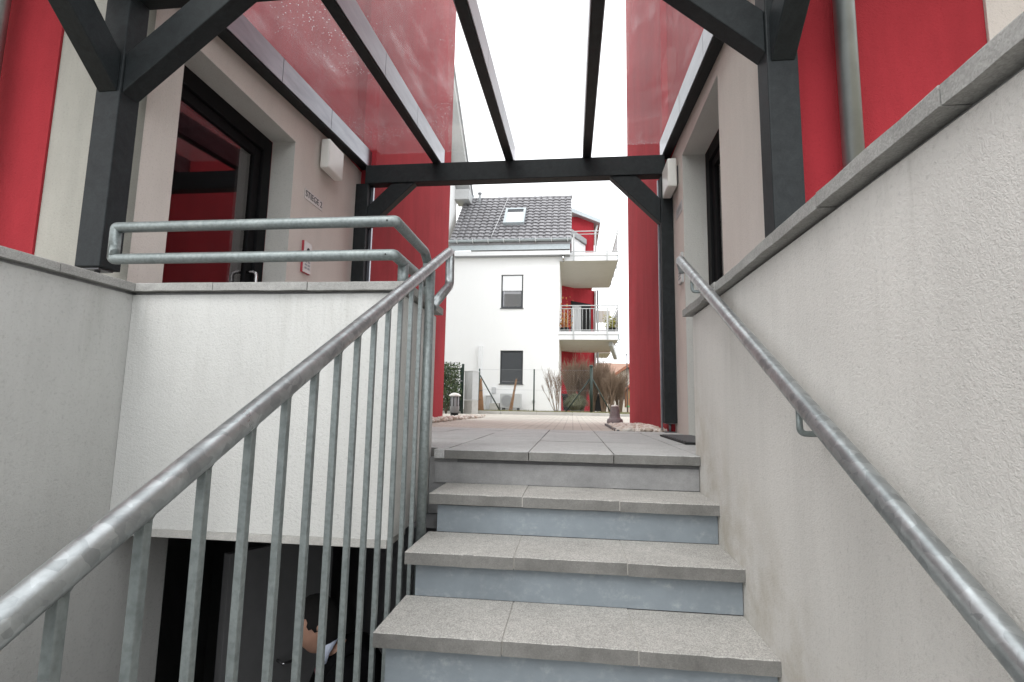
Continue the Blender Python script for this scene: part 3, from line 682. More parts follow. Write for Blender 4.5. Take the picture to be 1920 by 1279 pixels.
intercom(RF, -1, 4.66, 1.34, 'narrow intercom panel on the wall of the right entrance', 'light_grey')
mt = thing('door_mat', 'dark ribbed mat on the landing before the right entrance', 'mat', (.82, 3.9, 0))
MB().box(.70, .955, 3.45, 4.42, .002, .014).build('mat_base', 'rubber', mt)
for k in range(12): MB().box(.715, .94, 3.47 + k * .079, 3.52 + k * .079, .0145, .019).build('rib', 'steel_dark', mt)

# ------------------------------------------------------------------ white house at the end of the passage
HY = 22.0
wh = thing('white_house', 'white rendered house with grey tiled roof and balconies beyond the fence', 'building', (-2.5, HY, 0))
wins = [(-3.09, -2.13, 4.40, 5.88, True), (-3.07, -2.09, 1.15, 2.57, False)]
HX0, HX1 = -5.9, -0.57
mb = MB(); wall_holes(mb, (HX0, HY, -.05), (1, 0, 0), (0, 0, 1), (0, 1, 0), HX1 - HX0, 6.85, [(a - HX0, b - HX0, c + .05, d + .05) for a, b, c, d, _ in wins], .15)
for a, b, c, d, _ in wins: reveal(mb, (HX0, HY, -.05), (1, 0, 0), (0, 0, 1), (0, 1, 0), (a - HX0, b - HX0, c + .05, d + .05), .15)
mb.build('wall', 'render_white', wh)
EA, RG = (21.62, 7.32), (24.45, 10.30)      # eave and ridge (y, z)
mb = MB(); mb.add([(HX1, HY, -.05), (HX1, 26.6, -.05), (HX1, 26.6, 6.8), (HX1, HY, 6.8)], [(0, 1, 2, 3)]); mb.build('side_wall', 'render_white', wh)
mb = MB(); mb.add([(-.14, HY, 6.8), (-.14, 27.0, 6.8), (-.14, 27.0, 7.4), (-.14, RG[0], RG[1] - .25), (-.14, HY, 7.5)], [(0, 1, 2, 3, 4)]); mb.build('gable_wall', 'render_white', wh)
for a, b, c, d, sh in wins:
    w = MB(); y0, y1 = HY + .10, HY + .16; f = .09
    w.box(a, a + f, y0, y1, c, d); w.box(b - f, b, y0, y1, c, d); w.box(a + f, b - f, y0, y1, d - f, d); w.box(a + f, b - f, y0, y1, c, c + f)
    wo_ = w.build('window', 'anthracite', wh)
    MB().box(a + f, b - f, y0 + .02, y0 + .03, c + f, d - f).build('pane', 'window_glass', wo_)
    MB().box(a - .03, b + .03, HY - .05, HY + .1, c - .03, c - .002).build('sill', 'anthracite', wo_)
    MB().box(a + f, b - f, y1 + .2, y1 + .21, c, d).build('dark_room', 'interior_dark', wo_)
    if sh: MB().box(a + f - .03, b - f + .03, HY + .06, HY + .085, c + .78, d - .04).build('roller_blind', 'white_paint', wo_)
    else: MB().box(a + f - .02, b - f + .02, HY + .06, HY + .085, c + .12, d - .10).build('roller_blind', 'anthracite', wo_)
# roof covering of wavy tiles, course by course
sl = Vector((0, RG[0] - EA[0], RG[1] - EA[1])); L = sl.length; sd_ = sl.normalized(); nn = Vector((0, -sd_.z, sd_.y))
rx0, rx1 = -5.35, -.07
rf = MB(); rf.hexa([(rx0, EA[0], EA[1] - .22), (rx1, EA[0], EA[1] - .22), (rx1, RG[0], RG[1] - .22), (rx0, RG[0], RG[1] - .22), (rx0, EA[0], EA[1] - .03), (rx1, EA[0], EA[1] - .03), (rx1, RG[0], RG[1] - .03), (rx0, RG[0], RG[1] - .03)])
rf.hexa([(rx0, RG[0], RG[1] - .22), (rx1, RG[0], RG[1] - .22), (rx1, 27.4, 7.3), (rx0, 27.4, 7.3), (rx0, RG[0], RG[1] - .03), (rx1, RG[0], RG[1] - .03), (rx1, 27.4, 7.5), (rx0, 27.4, 7.5)])
roof = rf.build('roof', 'roof_tile', wh)
rows = 14; tl_ = L / rows; wv = .295; seg = int((rx1 - rx0) / wv * 6)
tm = MB()
for r_ in range(rows):
    vs_ = []
    for k in range(seg + 1):
        x = rx0 + (rx1 - rx0) * k / seg; ph = (x / wv) * 2 * math.pi
        wz = .022 * math.sin(ph) + .012 * math.sin(2 * ph + 1)
        for (t_, off) in ((r_ * tl_ - .035, .055), (r_ * tl_ - .035, .085), ((r_ + 1) * tl_, .03)):
            p_ = Vector((x, EA[0], EA[1])) + sd_ * t_ + nn * (off + wz); vs_.append(p_)
    fs_ = []
    for k in range(seg):
        a = k * 3; b = a + 3; fs_ += [(a, b, b + 1, a + 1), (a + 1, b + 1, b + 2, a + 2)]
    tm.add(vs_, fs_, False)
tag(tm.build('roof_tiles', 'roof_tile', roof), kind='stuff')
tm = MB()
for k in range(18): 
    x = rx0 + k * .294; tm.tube([(x, RG[0] + .02, RG[1] + .03), (x + .31, RG[0] + .02, RG[1] + .045)], .09, 10)
tag(tm.build('ridge_tiles', 'roof_tile', roof), kind='stuff')
MB().tube([(-4.55, 24.2, 9.9), (-4.55, 24.2, 10.5)], .07, 12).tube([(-4.55, 24.2, 10.5), (-4.55, 24.2, 10.58)], .1, 12).build('vent_pipe', 'mid_grey', roof)
def on_roof(x, z, h): t_ = (z - EA[1]) / sd_.z; return Vector((x, EA[0], EA[1])) + sd_ * t_ + nn * h
def roof_frame(x0, x1, z0, z1, f, h0, h1):
    mb = MB()
    for (a, b, c, d) in ((x0, x0 + f, z0, z1), (x1 - f, x1, z0, z1), (x0 + f, x1 - f, z0, z0 + f * .8), (x0 + f, x1 - f, z1 - f * .8, z1)):
        mb.hexa([on_roof(a, c, h0), on_roof(b, c, h0), on_roof(b, d, h0), on_roof(a, d, h0), on_roof(a, c, h1), on_roof(b, c, h1), on_roof(b, d, h1), on_roof(a, d, h1)])
    return mb
sk = roof_frame(-3.12, -2.18, 8.22, 9.28, .10, .05, .20).build('skylight', 'zinc_gutter', roof)
mb = MB(); mb.hexa([on_roof(-3.02, 8.30, .10), on_roof(-2.28, 8.30, .10), on_roof(-2.28, 9.2, .10), on_roof(-3.02, 9.2, .10), on_roof(-3.02, 8.30, .14), on_roof(-2.28, 8.30, .14), on_roof(-2.28, 9.2, .14), on_roof(-3.02, 9.2, .14)])
mb.build('skylight_pane', 'white_paint', roof)
mb = MB(); mb.hexa([on_roof(-3.02, 9.06, .15), on_roof(-2.28, 9.06, .15), on_roof(-2.28, 9.2, .15), on_roof(-3.02, 9.2, .15), on_roof(-3.02, 9.06, .17), on_roof(-2.28, 9.06, .17), on_roof(-2.28, 9.2, .17), on_roof(-3.02, 9.2, .17)])
mb.build('skylight_blind', 'anthracite', roof)
for x in (-3.5,): MB().bar(on_roof(x, 7.35, .13), on_roof(x + .35, 10.2, .13), .02, .02).build('lightning_wire', 'steel', roof)
# eaves: gutter, fascia, soffit
gut = MB(); ng = 8
for x0, x1 in ((rx0, rx1),):
    ring = [(EA[0] - .10 + .09 * math.cos(a), 7.30 + .09 * math.sin(a)) for a in [math.pi + k * math.pi / ng for k in range(ng + 1)]]
    ring2 = [(EA[0] - .10 + .075 * math.cos(a), 7.30 + .075 * math.sin(a)) for a in [2 * math.pi - k * math.pi / ng for k in range(ng + 1)]]
    gut.prism(ring + ring2, 'X', x0, x1)
gu = gut.build('gutter', 'zinc_gutter', wh)
for k in range(8):
    x = rx0 + .35 + k * .68; MB().box(x, x + .03, EA[0] - .205, EA[0] + .02, 7.17, 7.33).build('gutter_bracket', 'light_grey', gu)
MB().box(rx0, rx1 - .05, EA[0] + .02, EA[0] + .05, 6.88, 7.19).build('fascia', 'zinc_gutter', wh)
MB().box(rx0, rx1 - .06, EA[0] + .07, EA[0] + .10, 6.66, 6.84).build('fascia', 'white_paint', wh)
MB().box(rx0, rx1 - .06, EA[0] + .10, HY + .3, 6.64, 6.70).build('soffit', 'mid_grey', wh)
MB().tube([(-.42, 21.78, 6.63), (-.42, 21.78, 6.50), (-.42, 21.9, 6.42)], .06, 10).build('gutter_outlet', 'steel', wh)
# balconies
def balcony(z0, z1, ztop, balus):
    s_ = MB().box(HX1 - .02, 1.88, HY - .004, 27.2, z0, z1).build('balcony_slab', 'soffit_paint', wh)
    MB().box(HX1 - .02, 1.88, HY - .012, HY - .006, z0 + .002, z1 + .05).build('fascia', 'white_paint', s_)
    MB().box(HX1 - .02, 1.94, HY - .05, HY - .014, z1 - .02, z1 + .10).build('edge_trim', 'white_paint', s_)
    MB().box(1.883, 1.93, HY, 27.2, z0 + .05, z1 + .06).build('edge_gutter', 'zinc_gutter', s_)
    R_ = MB().tube([(HX1 + .05, HY + .0, ztop), (1.90, HY + .0, ztop), (1.90, 27, ztop)], .024, 8).build('balcony_railing', 'light_grey', wh)
    MB().tube([(HX1 + .05, HY, ztop - .13), (1.90, HY, ztop - .13), (1.90, 27, ztop - .13)], .018, 8).build('middle_rail', 'light_grey', R_)
    MB().tube([(HX1 + .05, HY, z1 + .16), (1.90, HY, z1 + .16), (1.90, 27, z1 + .16)], .018, 8).build('lower_rail', 'light_grey', R_)
    for x in (.03, 1.44):
        MB().box(x - .03, x + .03, HY - .075, HY - .052, z1 - .25, ztop - .13).build('railing_post', 'light_grey', R_)
    for y in (23.6, 25.2, 26.9): MB().box(1.945, 1.985, y - .03, y + .03, z1 - .2, ztop).build('railing_post', 'light_grey', R_)
    if balus:
        for k in range(1, 16):
            x = HX1 + .05 + k * .155; MB().tube([(x, HY, z1 + .16), (x, HY, ztop - .13)], .010, 6).build('baluster', 'light_grey', R_)
    for y0 in (22.1, 23.7, 25.3): MB().box(1.892, 1.904, y0, y0 + 1.5, z1 + .17, ztop - .15).build('side_panel', 'grey_shutter', R_)
    for y in (22.1, 23.2, 24.3, 25.4): MB().box(1.95, 2.05, y, y + .03, z0 + .02, z0 + .05).box(2.03, 2.05, y, y + .03, z0 + .05, z1 + .02).build('edge_clamp', 'mid_grey', s_)
balcony(6.45, 6.70, 7.76, False)
balcony(3.04, 3.29, 4.50, True)
# red loggia wall set at an angle, with balcony door
A = Vector((-.56, 26.6, 0)); Bv = Vector((1.20, 28.2, 0)); dv_ = (Bv - A).normalized(); nv = Vector((dv_.y, -dv_.x, 0))
def slabw(p0, p1, z0, z1, t0, t1):
    a = A + dv_ * p0; b = A + dv_ * p1
    return MB().hexa([a + nv * t0 + Vector((0, 0, z0)), b + nv * t0 + Vector((0, 0, z0)), b + nv * t1 + Vector((0, 0, z0)), a + nv * t1 + Vector((0, 0, z0)), a + nv * t0 + Vector((0, 0, z1)), b + nv * t0 + Vector((0, 0, z1)), b + nv * t1 + Vector((0, 0, z1)), a + nv * t1 + Vector((0, 0, z1))])
slabw(0, 2.38, -.05, 6.5, -.3, 0).build('loggia_wall', 'render_red', wh)
dr_ = slabw(.62, 2.02, 3.3, 5.72, .002, .05).build('balcony_door', 'black_frame', wh)
slabw(.66, 1.30, 3.4, 5.50, .052, .06).build('pane', 'grey_shutter', dr_)
MB().box(1.17, 1.26, 28.05, 28.2, -.05, 6.5).build('corner_post', 'white_paint', wh)
MB().tube([(1.33, 28.0, 0), (1.33, 28.0, 6.5)], .05, 10).build('downpipe', 'mid_grey', wh)
# top floor set back
MB().box(-.12, 1.05, 26.0, 29, 6.7, 9.9).build('attic_wall', 'render_red', wh)
MB().prism([(-.14, 10.05), (1.36, 9.42), (1.36, 9.60), (-.14, 10.27)], 'Y', 25.6, 29.5).build('attic_roof', 'zinc_gutter', wh)
MB().tube([(1.22, 25.9, 9.4), (1.12, 25.9, 9.0), (1.12, 25.9, 6.75)], .05, 8).build('downpipe', 'light_grey', wh)
MB().hexa([(-.06, 25.0, 6.72), (.62, 25.9, 6.72), (.60, 25.95, 6.72), (-.08, 25.05, 6.72), (-.06, 25.0, 8.55), (.62, 25.9, 8.35), (.60, 25.95, 8.35), (-.08, 25.05, 8.55)]).build('privacy_screen', 'white_paint', wh)
MB().hexa([(-.06, 24.8, 8.57), (.68, 25.75, 8.37), (.62, 25.97, 8.37), (-.1, 25.05, 8.57), (-.06, 24.8, 8.85), (.68, 25.75, 8.62), (.62, 25.97, 8.62), (-.1, 25.05, 8.85)]).build('awning_box', 'mid_grey', wh)
# pergola awning arm under the lower slab
MB().bar((1.62, 22.6, 2.95), (1.95, 24.2, 2.50), .16, .20).build('awning_box', 'light_grey', wh)
# rear balcony of the same house
MB().box(1.3, 2.15, 30, 33, 3.3, 3.55).build('rear_balcony_slab', 'soffit_paint', wh)
MB().box(1.3, 2.12, 29.95, 29.99, 5.05, 5.75).build('rear_balcony_slab', 'soffit_paint', wh)
MB().box(1.35, 2.10, 29.9, 29.95, 3.6, 4.6).build('rear_balcony_panel', 'white_paint', wh)

# taller white wing on the left: its verge shows above the roof
wg = thing('white_wing', 'taller white wing with grey roof verge behind the left red house', 'building', (-8, 19, 0))
MB().prism([(13.6, -.05), (23.9, -.05), (23.9, 10.3), (18.6, 14.2), (13.6, 10.3)], 'X', -13, -5.62).build('wall', 'render_white', wg)
mb = MB(); mb.prism([(24.25, 10.15), (24.25, 10.55), (18.6, 14.85), (18.6, 14.4)], 'X', -13.2, -4.95); mb.build('roof', 'light_grey', wg)
mb = MB(); mb.prism([(12.95, 10.15), (12.95, 10.55), (18.6, 14.85), (18.6, 14.4)], 'X', -13.2, -4.95); mb.build('roof', 'light_grey', wg)
MB().prism([(24.28, 10.45), (24.28, 10.62), (18.6, 14.95), (18.6, 14.80)], 'X', -5.05, -4.89).build('verge_trim', 'mid_grey', wg)
MB().box(-5.62, -4.93, 23.4, 24.35, 9.95, 10.45).build('eave_box', 'light_grey', wg)
MB().tube([(-6, 24.42, 10.5), (-4.88, 24.42, 10.5)], .07, 10).build('gutter', 'zinc_gutter', wg)

# ------------------------------------------------------------------ things in front of the white house
ac = thing('air_conditioner', 'grey outdoor air conditioning unit below the ground floor window', 'air conditioner', (-2.5, 21.5, .1))
MB().box(-2.95, -2.09, 21.35, 21.68, .14, .72).build('casing', 'light_grey', ac, .015)
MB().tube([(-2.66, 21.345, .43), (-2.66, 21.33, .43)], .235, 24).build('fan_grille', 'mid_grey', ac)
mb = MB()
for k in range(3): mb = MB().tube([(-2.66 + (.07 + .07 * k) * math.cos(a), 21.325, .43 + (.07 + .07 * k) * math.sin(a)) for a in [j * math.pi / 12 for j in range(25)]], .006, 5, cap=False); mb.build('grille_ring', 'light_grey', ac)
for x in (-2.85, -2.25): MB().box(x, x + .08, 21.3, 21.7, -.02, .138).build('foot', 'rubber', ac)
tag(MB().box(-3.40, -3.22, 21.93, 21.998, .74, 1.0).build('vent_cover', 'grey_shutter', bevel=.01), 'small square grey vent cover on the white house wall', 'vent')
mbx = thing('meter_box', 'narrow grey box standing at the foot of the white house wall', 'box', (-3.48, 21.8, 0)); MB().box(-3.60, -3.40, 21.7, 21.99, -.02, .62).build('casing', 'grey_shutter', mbx, .01); MB().box(-3.63, -3.37, 21.66, 21.99, .622, .67).build('lid', 'white_paint', mbx, .01)
tag(MB().box(-3.36, -2.98, 21.2, 21.7, -.03, .33).build('light_shaft', 'kerb_stone', bevel=.02), 'pale concrete light shaft block left of the air conditioner', 'light shaft')
wp = thing('wall_pipe', 'white pipe running up the house wall behind the grey cabinet', 'pipe', (-3.9, 21.9, 0)); MB().box(-4.0, -3.84, 21.86, 21.998, -.02, 2.75).build('pipe_cover', 'white_paint', wp, .01); MB().box(-4.02, -3.82, 21.85, 21.999, 1.3, 1.36).build('clip', 'white_paint', wp)
tag(MB().tube([(-1.62, 21.95, .42), (-1.62, 21.999, .42)], .07, 12).build('wall_tap', 'light_grey'), 'little round outlet low on the white house wall', 'outlet')

def rotbox(cx, cy, w, d, z0, z1, ang):
    c, s_ = math.cos(ang), math.sin(ang); P = [(cx + c * x - s_ * y, cy + s_ * x + c * y) for x, y in ((-w / 2, -d / 2), (w / 2, -d / 2), (w / 2, d / 2), (-w / 2, d / 2))]
    return MB().hexa([(*p, z0) for p in P] + [(*p, z1) for p in P])
cb = thing('utility_cabinet', 'pale grey utility cabinet beside the green gate post', 'cabinet', (-2.8, 14.5, 0))
rotbox(-2.79, 14.35, .30, .26, -.03, .36, -.55).build('base', 'kerb_stone', cb, .006)
rotbox(-2.79, 14.35, .30, .26, .372, 1.14, -.55).build('casing', 'light_grey', cb, .006)
rotbox(-2.79, 14.35, .32, .28, 1.142, 1.17, -.55).build('lid', 'light_grey', cb, .006)

def green_post(p, x, y, z0, z1, r=.025): return MB().tube([(x, y, z0), (x, y, z1)], r, 12).build('post', 'dark_green', p)
fc = thing('wire_fence', 'green wire mesh fence with slanted struts before the white house', 'fence', (-1, 15.5, .05))
for x in (-2.78, -1.135): green_post(fc, x, 15.5, .0, 1.32, .022)
green_post(fc, .545, 15.5, .0, 1.40, .045)
MB().lathe([(.055, 1.40), (.06, 1.42), (.03, 1.46)], (.545, 15.5, 0), 12).build('post_cap', 'dark_green', fc)
for a, b in (((-2.76, 15.5, 1.12), (-2.12, 15.5, .04)), ((.54, 15.5, 1.1), (-.21, 15.45, .06)), ((.55, 15.5, 1.1), (1.10, 15.6, .1))): MB().tube([a, b], .018, 8).build('strut', 'dark_green', fc)
for z in (1.30, .70, .12): MB().tube([(-2.78, 15.5, z), (.545, 15.5, z)], .0022, 4, cap=False).build('tension_wire', 'mid_grey', fc)
mb = MB(); sp = .07; x0, x1, z0, z1 = -2.78, .545, .1, 1.3; H_ = z1 - z0; k = x0 - H_
while k < x1:
    for sgn in (1, -1):
        a0 = max(x0, k); a1 = min(x1, k + H_)
        if a1 > a0:
            if sgn > 0: pa_, pb_ = (a0, z0 + a0 - k), (a1, z0 + a1 - k)
            else: pa_, pb_ = (a0, z1 - (a0 - k)), (a1, z1 - (a1 - k))
            mb.tube([(pa_[0], 15.5, pa_[1]), (pb_[0], 15.5, pb_[1])], .0005, 3, cap=False)
    k += sp
tag(mb.build('wire_mesh', 'light_grey', fc, fix=False), kind='stuff')
gt = thing('garden_gate', 'dark green steel gate frame next to the leafy hedge', 'gate', (-3, 14.3, 0))
MB().box(-3.06, -3.0, 14.25, 14.31, -.03, 1.36).build('post', 'dark_green', gt, .004)
MB().box(-3.10, -3.065, 14.26, 14.30, .05, 1.26).build('gate_frame', 'dark_green', gt); MB().box(-3.9, -3.10, 14.26, 14.30, 1.2, 1.24).build('gate_frame', 'dark_green', gt); MB().box(-3.9, -3.10, 14.26, 14.30, .06, .10).build('gate_frame', 'dark_green', gt)
for k in range(7): MB().tube([(-3.18 - k * .1, 14.28, .1), (-3.18 - k * .1, 14.28, 1.2)], .006, 5).build('gate_bar', 'dark_green', gt)
MB().tube([(-3.03, 14.24, .88), (-3.03, 14.19, .88), (-3.08, 14.19, .88)], .012, 8).build('latch', 'steel', gt)

def leaf_cloud(mb, n, inside, size):
    for _ in range(n):
        c = Vector(inside()); s_ = random.uniform(*size); M = Euler((random.uniform(0, 6.3), random.uniform(0, 6.3), random.uniform(0, 6.3))).to_matrix()
        mb.add([c + M @ Vector(p) for p in ((-s_, 0, 0), (0, -s_ * .45, s_ * .1), (s_, 0, 0), (0, s_ * .45, s_ * .1))], [(0, 1, 2, 3)])
hd = thing('hedge', 'dense dark evergreen shrub behind the left red wall edge', 'hedge', (-3.3, 13.9, 0))
def hin():
    while True:
        x, y, z = random.uniform(-3.75, -2.98), random.uniform(13.4, 14.15), random.uniform(.12, 1.38)
        if ((x + 3.36) / .40) ** 2 + ((y - 13.8) / .38) ** 2 + ((z - .75) / .66) ** 4 < 1 + .25 * math.sin(9 * x + 7 * z) + random.uniform(-.15, .15): return x, y, z
mb = MB(); leaf_cloud(mb, 3800, hin, (.022, .045)); mb.build('foliage', 'leaf_dark', hd, fix=False)
mb = MB()
for k in range(7):
    a = k * .9; mb.tube([(-3.36, 13.8, -.02), (-3.36 + .15 * math.cos(a), 13.8 + .12 * math.sin(a), .5), (-3.36 + .28 * math.cos(a), 13.8 + .25 * math.sin(a), 1.15)], [.02, .012, .004], 6)
mb.build('stem', 'bark', hd)

def shrub(x, y, h, spread, n, label, mat='twig', lean=0):
    s_ = thing('bare_shrub', label, 'shrub', (x, y, .05), 'bare winter shrubs behind the fence')
    mb = MB()
    def grow(p, d, ln, r, lev):
        q = p + d * ln; mb.tube([p, p.lerp(q, .5) + Vector((random.uniform(-.02, .02), random.uniform(-.02, .02), 0)), q], [r, r * .8, r * .55], 3, cap=False)
        if lev == 0: return
        for _ in range(random.choice((2, 3))):
            nd = (d + Vector((random.uniform(-.34, .34), random.uniform(-.34, .34), random.uniform(.0, .45)))).normalized(); grow(p.lerp(q, random.uniform(.55, 1)), nd, ln * random.uniform(.55, .8), r * .7, lev - 1)
    for k in range(n):
        a = random.uniform(0, 6.28); t_ = random.uniform(.2, 1)
        d = Vector((math.cos(a) * spread * t_ + lean, math.sin(a) * spread * t_, 1)).normalized()
        grow(Vector((x + .05 * math.cos(a), y + .05 * math.sin(a), .03)), d, h * random.uniform(.32, .45), .012, 4)
    mb.build('branches', mat, s_, fix=False)
    MB().lathe([(.07, .0), (.055, .06), (.02, .10)], (x, y, .02), 8).build('root_crown', 'bark', s_)
shrub(-.50, 16.6, 1.45, .40, 9, 'bare grey shrub leaning against the white house corner', lean=-.15)
shrub(-.02, 17.6, 1.70, .14, 40, 'bare reddish-brown shrub before the left end of the red loggia wall')
shrub(.32, 17.8, 1.70, .13, 40, 'bare brown shrub right above the grey grass mound')
shrub(.66, 17.7, 1.70, .13, 40, 'bare brown shrub just behind the strutted green fence post')
shrub(1.02, 17.6, 1.70, .14, 40, 'bare brown shrub above the dark planter trough')
shrub(1.18, 16.7, 1.30, .2, 30, 'bare shrub rising behind the fluted lamp base')
shrub(1.50, 17.0, 1.40, .2, 30, 'bare thin shrub next to the right red wall edge')
gm = thing('grass_mound', 'rounded grey-green ornamental grass mound behind the fence', 'ornamental grass', (.1, 17.0, .05))
mb = MB()
for k in range(2600):
    a = random.uniform(0, 6.28); t_ = math.sqrt(random.random()); x, y = .10 + .12 * t_ * math.cos(a), 17.0 + .12 * t_ * math.sin(a); out = .42 * t_ * random.uniform(.7, 1.1); h = random.uniform(.55, .80) * (1 - .35 * t_ * t_)
    pts = [Vector((x, y, .05)), Vector((x + out * .6 * math.cos(a), y + out * .6 * math.sin(a), h * .85)), Vector((x + out * math.cos(a), y + out * math.sin(a), h * random.uniform(.45, .95)))]
    w_ = Vector((-math.sin(a), math.cos(a), 0)) * .006
    mb.add([pts[0] - w_, pts[0] + w_, pts[1] + w_, pts[1] - w_, pts[2]], [(0, 1, 2, 3), (3, 2, 4)])
mb.build('blades', 'leaf_olive', gm, fix=False)
MB().lathe([(.14, .0), (.12, .05), (.05, .10)], (.10, 17.0, .03), 10).build('root_clump', 'bark', gm)
def planter(x0, x1, y, z1, label):
    p_ = thing('planter_trough', label, 'planter', ((x0 + x1) / 2, y, .05), 'dark planter troughs')
    MB().hexa([(x0 + .05, y, .1), (x1 - .05, y, .1), (x1 - .05, y + .3, .1), (x0 + .05, y + .3, .1), (x0, y - .03, z1), (x1, y - .03, z1), (x1, y + .33, z1), (x0, y + .33, z1)]).build('trough', 'rubber', p_, .01)
    MB().box(x0 - .02, x1 + .02, y - .05, y - .032, z1 - .05, z1 + .02).build('rim', 'anthracite', p_)
    for x in (x0 + .1, x1 - .16): MB().box(x, x + .06, y + .02, y + .28, .0, .098).build('foot', 'rubber', p_)
planter(-.36, .28, 18.4, .66, 'black trough half hidden behind the grey grass mound')
planter(.60, 1.14, 18.4, .66, 'black trough right of the strutted fence post')
g = MB(); g.quad((-.4, 18.0, .0), (5, 18.0, .0), (5, 20.5, .0), (-.4, 20.5, .0)); struct(g.build('path', 'kerb_stone'))
def reed(x, y, h, r, lean, label):
    r_ = thing('tied_reeds', label, 'dry plant', (x, y, .06)); mb = MB()
    for k in range(160):
        a = random.uniform(0, 6.28); t_ = math.sqrt(random.random()) * r; q = random.uniform(.55, 1.0) * h
        mb.tube([(x + 1.6 * t_ * math.cos(a), y + 1.6 * t_ * math.sin(a), .05), (x + lean * .5 * q + t_ * math.cos(a), y + t_ * math.sin(a), .05 + q * .5), (x + lean * q + t_ * .35 * math.cos(a) + random.uniform(-.02, .02), y + t_ * .35 * math.sin(a), .05 + q)], [.007, .006, .003], 3, cap=False)
    mb.build('stalks', 'dry_reed', r_, fix=False)
    for f in (.35, .62): MB().tube([(x + lean * h * f, y, .05 + h * f - .012), (x + lean * h * f, y, .05 + h * f + .012)], r * 1.02, 12).build('tie_band', 'bark', r_)
reed(-2.67, 15.25, .98, .055, -.02, 'tall bundle of tied rust-brown reeds behind the grey cabinet')
reed(-1.88, 15.9, 1.02, .035, .18, 'slim leaning bundle of tied reeds before the air conditioner')

# lamp base and bollard
lbm = thing('lamp_base', 'fluted cast lamp base with white cap on the right paving edge', 'lamp base', (.60, 7.7, 0))
nf = 48; prof = [(.112, .0), (.115, .03), (.108, .06), (.085, .075), (.075, .10), (.068, .16), (.060, .225), (.062, .235), (.05, .24)]
vs_ = []; 
for r0, z in prof:
    for k in range(nf):
        rr = r0 * (1 - (.06 * (0.5 + .5 * math.cos(k * 2 * math.pi / 4)) if .08 < z < .23 else 0)); vs_.append((.60 + rr * math.cos(2 * math.pi * k / nf), 7.7 + rr * math.sin(2 * math.pi * k / nf), z))
mb = MB(); mb.add(vs_, [(i * nf + k, i * nf + (k + 1) % nf, (i + 1) * nf + (k + 1) % nf, (i + 1) * nf + k) for i in range(len(prof) - 1) for k in range(nf)]); mb.build('pedestal', 'cast_iron', lbm)
MB().lathe([(.052, .241), (.052, .256), (.03, .262), (.005, .264)], (.60, 7.7, 0), 20).build('cap', 'white_plastic', lbm)
bl = thing('bollard_light', 'grey bollard light with domed cap by the left red wall', 'bollard light', (-2.0, 8.9, 0))
BX, BY = -2.10, 9.25
MB().tube([(BX, BY, -.02), (BX, BY, .085)], .07, 20).build('base', 'rubber', bl)
MB().tube([(BX, BY, .086), (BX, BY, .375)], .082, 24).build('body', 'mid_grey', bl)
for k in range(8):
    a = k * math.pi / 4; MB().box(BX + .083 * math.cos(a) - .006, BX + .083 * math.cos(a) + .006, BY + .083 * math.sin(a) - .006, BY + .083 * math.sin(a) + .006, .2, .37).build('slot', 'rubber', bl)
MB().lathe([(.085, .376), (.108, .382), (.105, .398), (.07, .425), (.02, .44)], (BX, BY, 0), 24).build('cap', 'white_plastic', bl)

# balcony plants
def pot(x, y, z, leaf, label, h):
    p_ = thing('potted_plant', label, 'potted plant', (x, y, z)); MB().lathe([(.16, .0), (.2, .3), (.21, .31)], (x, y, z), 14).build('pot', 'rubber', p_)
    mb = MB(); leaf_cloud(mb, 420, lambda: (x + random.gauss(0, .13), y + random.gauss(0, .13), z + .3 + abs(random.gauss(0, h * .5))), (.03, .06)); mb.build('foliage', leaf, p_, fix=False)
pot(-.35, 22.45, 3.3, 'leaf_autumn', 'orange-leaved potted plant at the left end of the lower balcony', 1.0)
pot(1.62, 22.5, 3.3, 'leaf_yellow', 'yellow-green potted plant at the right end of the lower balcony', .6)

# far surroundings
fh = thing('far_house', 'distant low house with brown roof behind the bare shrubs', 'building', (4, 46, 0))
MB().box(1.9, 9, 46, 54, -.05, 2.7).build('wall', 'far_plaster', fh)
MB().prism([(45.4, 2.65), (54.6, 2.65), (50, 4.4)], 'X', 1.6, 9.3).build('roof', 'far_roof', fh)
for x in (2.7, 4.6): w_ = MB().box(x, x + .9, 45.95, 45.995, .9, 2.1).build('window', 'white_paint', fh); MB().box(x + .08, x + .82, 45.93, 45.948, .98, 2.02).build('pane', 'anthracite', w_)
fh = thing('far_house', 'distant pale house with gabled roof beside the right red wall edge', 'building', (3, 36, 0))
MB().prism([(2.2, -.05), (5.2, -.05), (5.2, 1.9), (3.7, 2.9), (2.2, 1.9)], 'Y', 36, 42).build('wall', 'far_plaster', fh)
MB().prism([(2.0, 1.75), (3.7, 2.95), (5.4, 1.75), (5.4, 1.95), (3.7, 3.15), (2.0, 1.95)], 'Y', 35.6, 42.4).build('roof', 'terracotta', fh)
MB().box(2.9, 3.6, 35.95, 35.99, .8, 1.8).build('window', 'anthracite', fh)
ph = thing('playhouse', 'small wooden playhouse with green window by the right red wall', 'playhouse', (2.6, 23, 0))
MB().prism([(2.30, .25), (3.1, .25), (3.1, .95), (2.7, 1.35), (2.30, .95)], 'Y', 23, 23.8).build('wall', 'play_wood', ph)
MB().box(2.42, 2.62, 22.97, 22.995, .62, .95).build('window', 'play_green', ph); MB().box(2.30, 3.1, 22.97, 22.995, .27, .33).build('trim', 'play_green', ph)
for x in (2.32, 3.0): MB().box(x, x + .07, 23, 23.07, -.05, .249).build('leg', 'play_wood', ph)
MB().prism([(2.22, .93), (2.7, 1.41), (3.18, .93), (3.18, 1.0), (2.7, 1.48), (2.22, 1.0)], 'Y', 22.9, 23.9).build('roof', 'terracotta', ph)
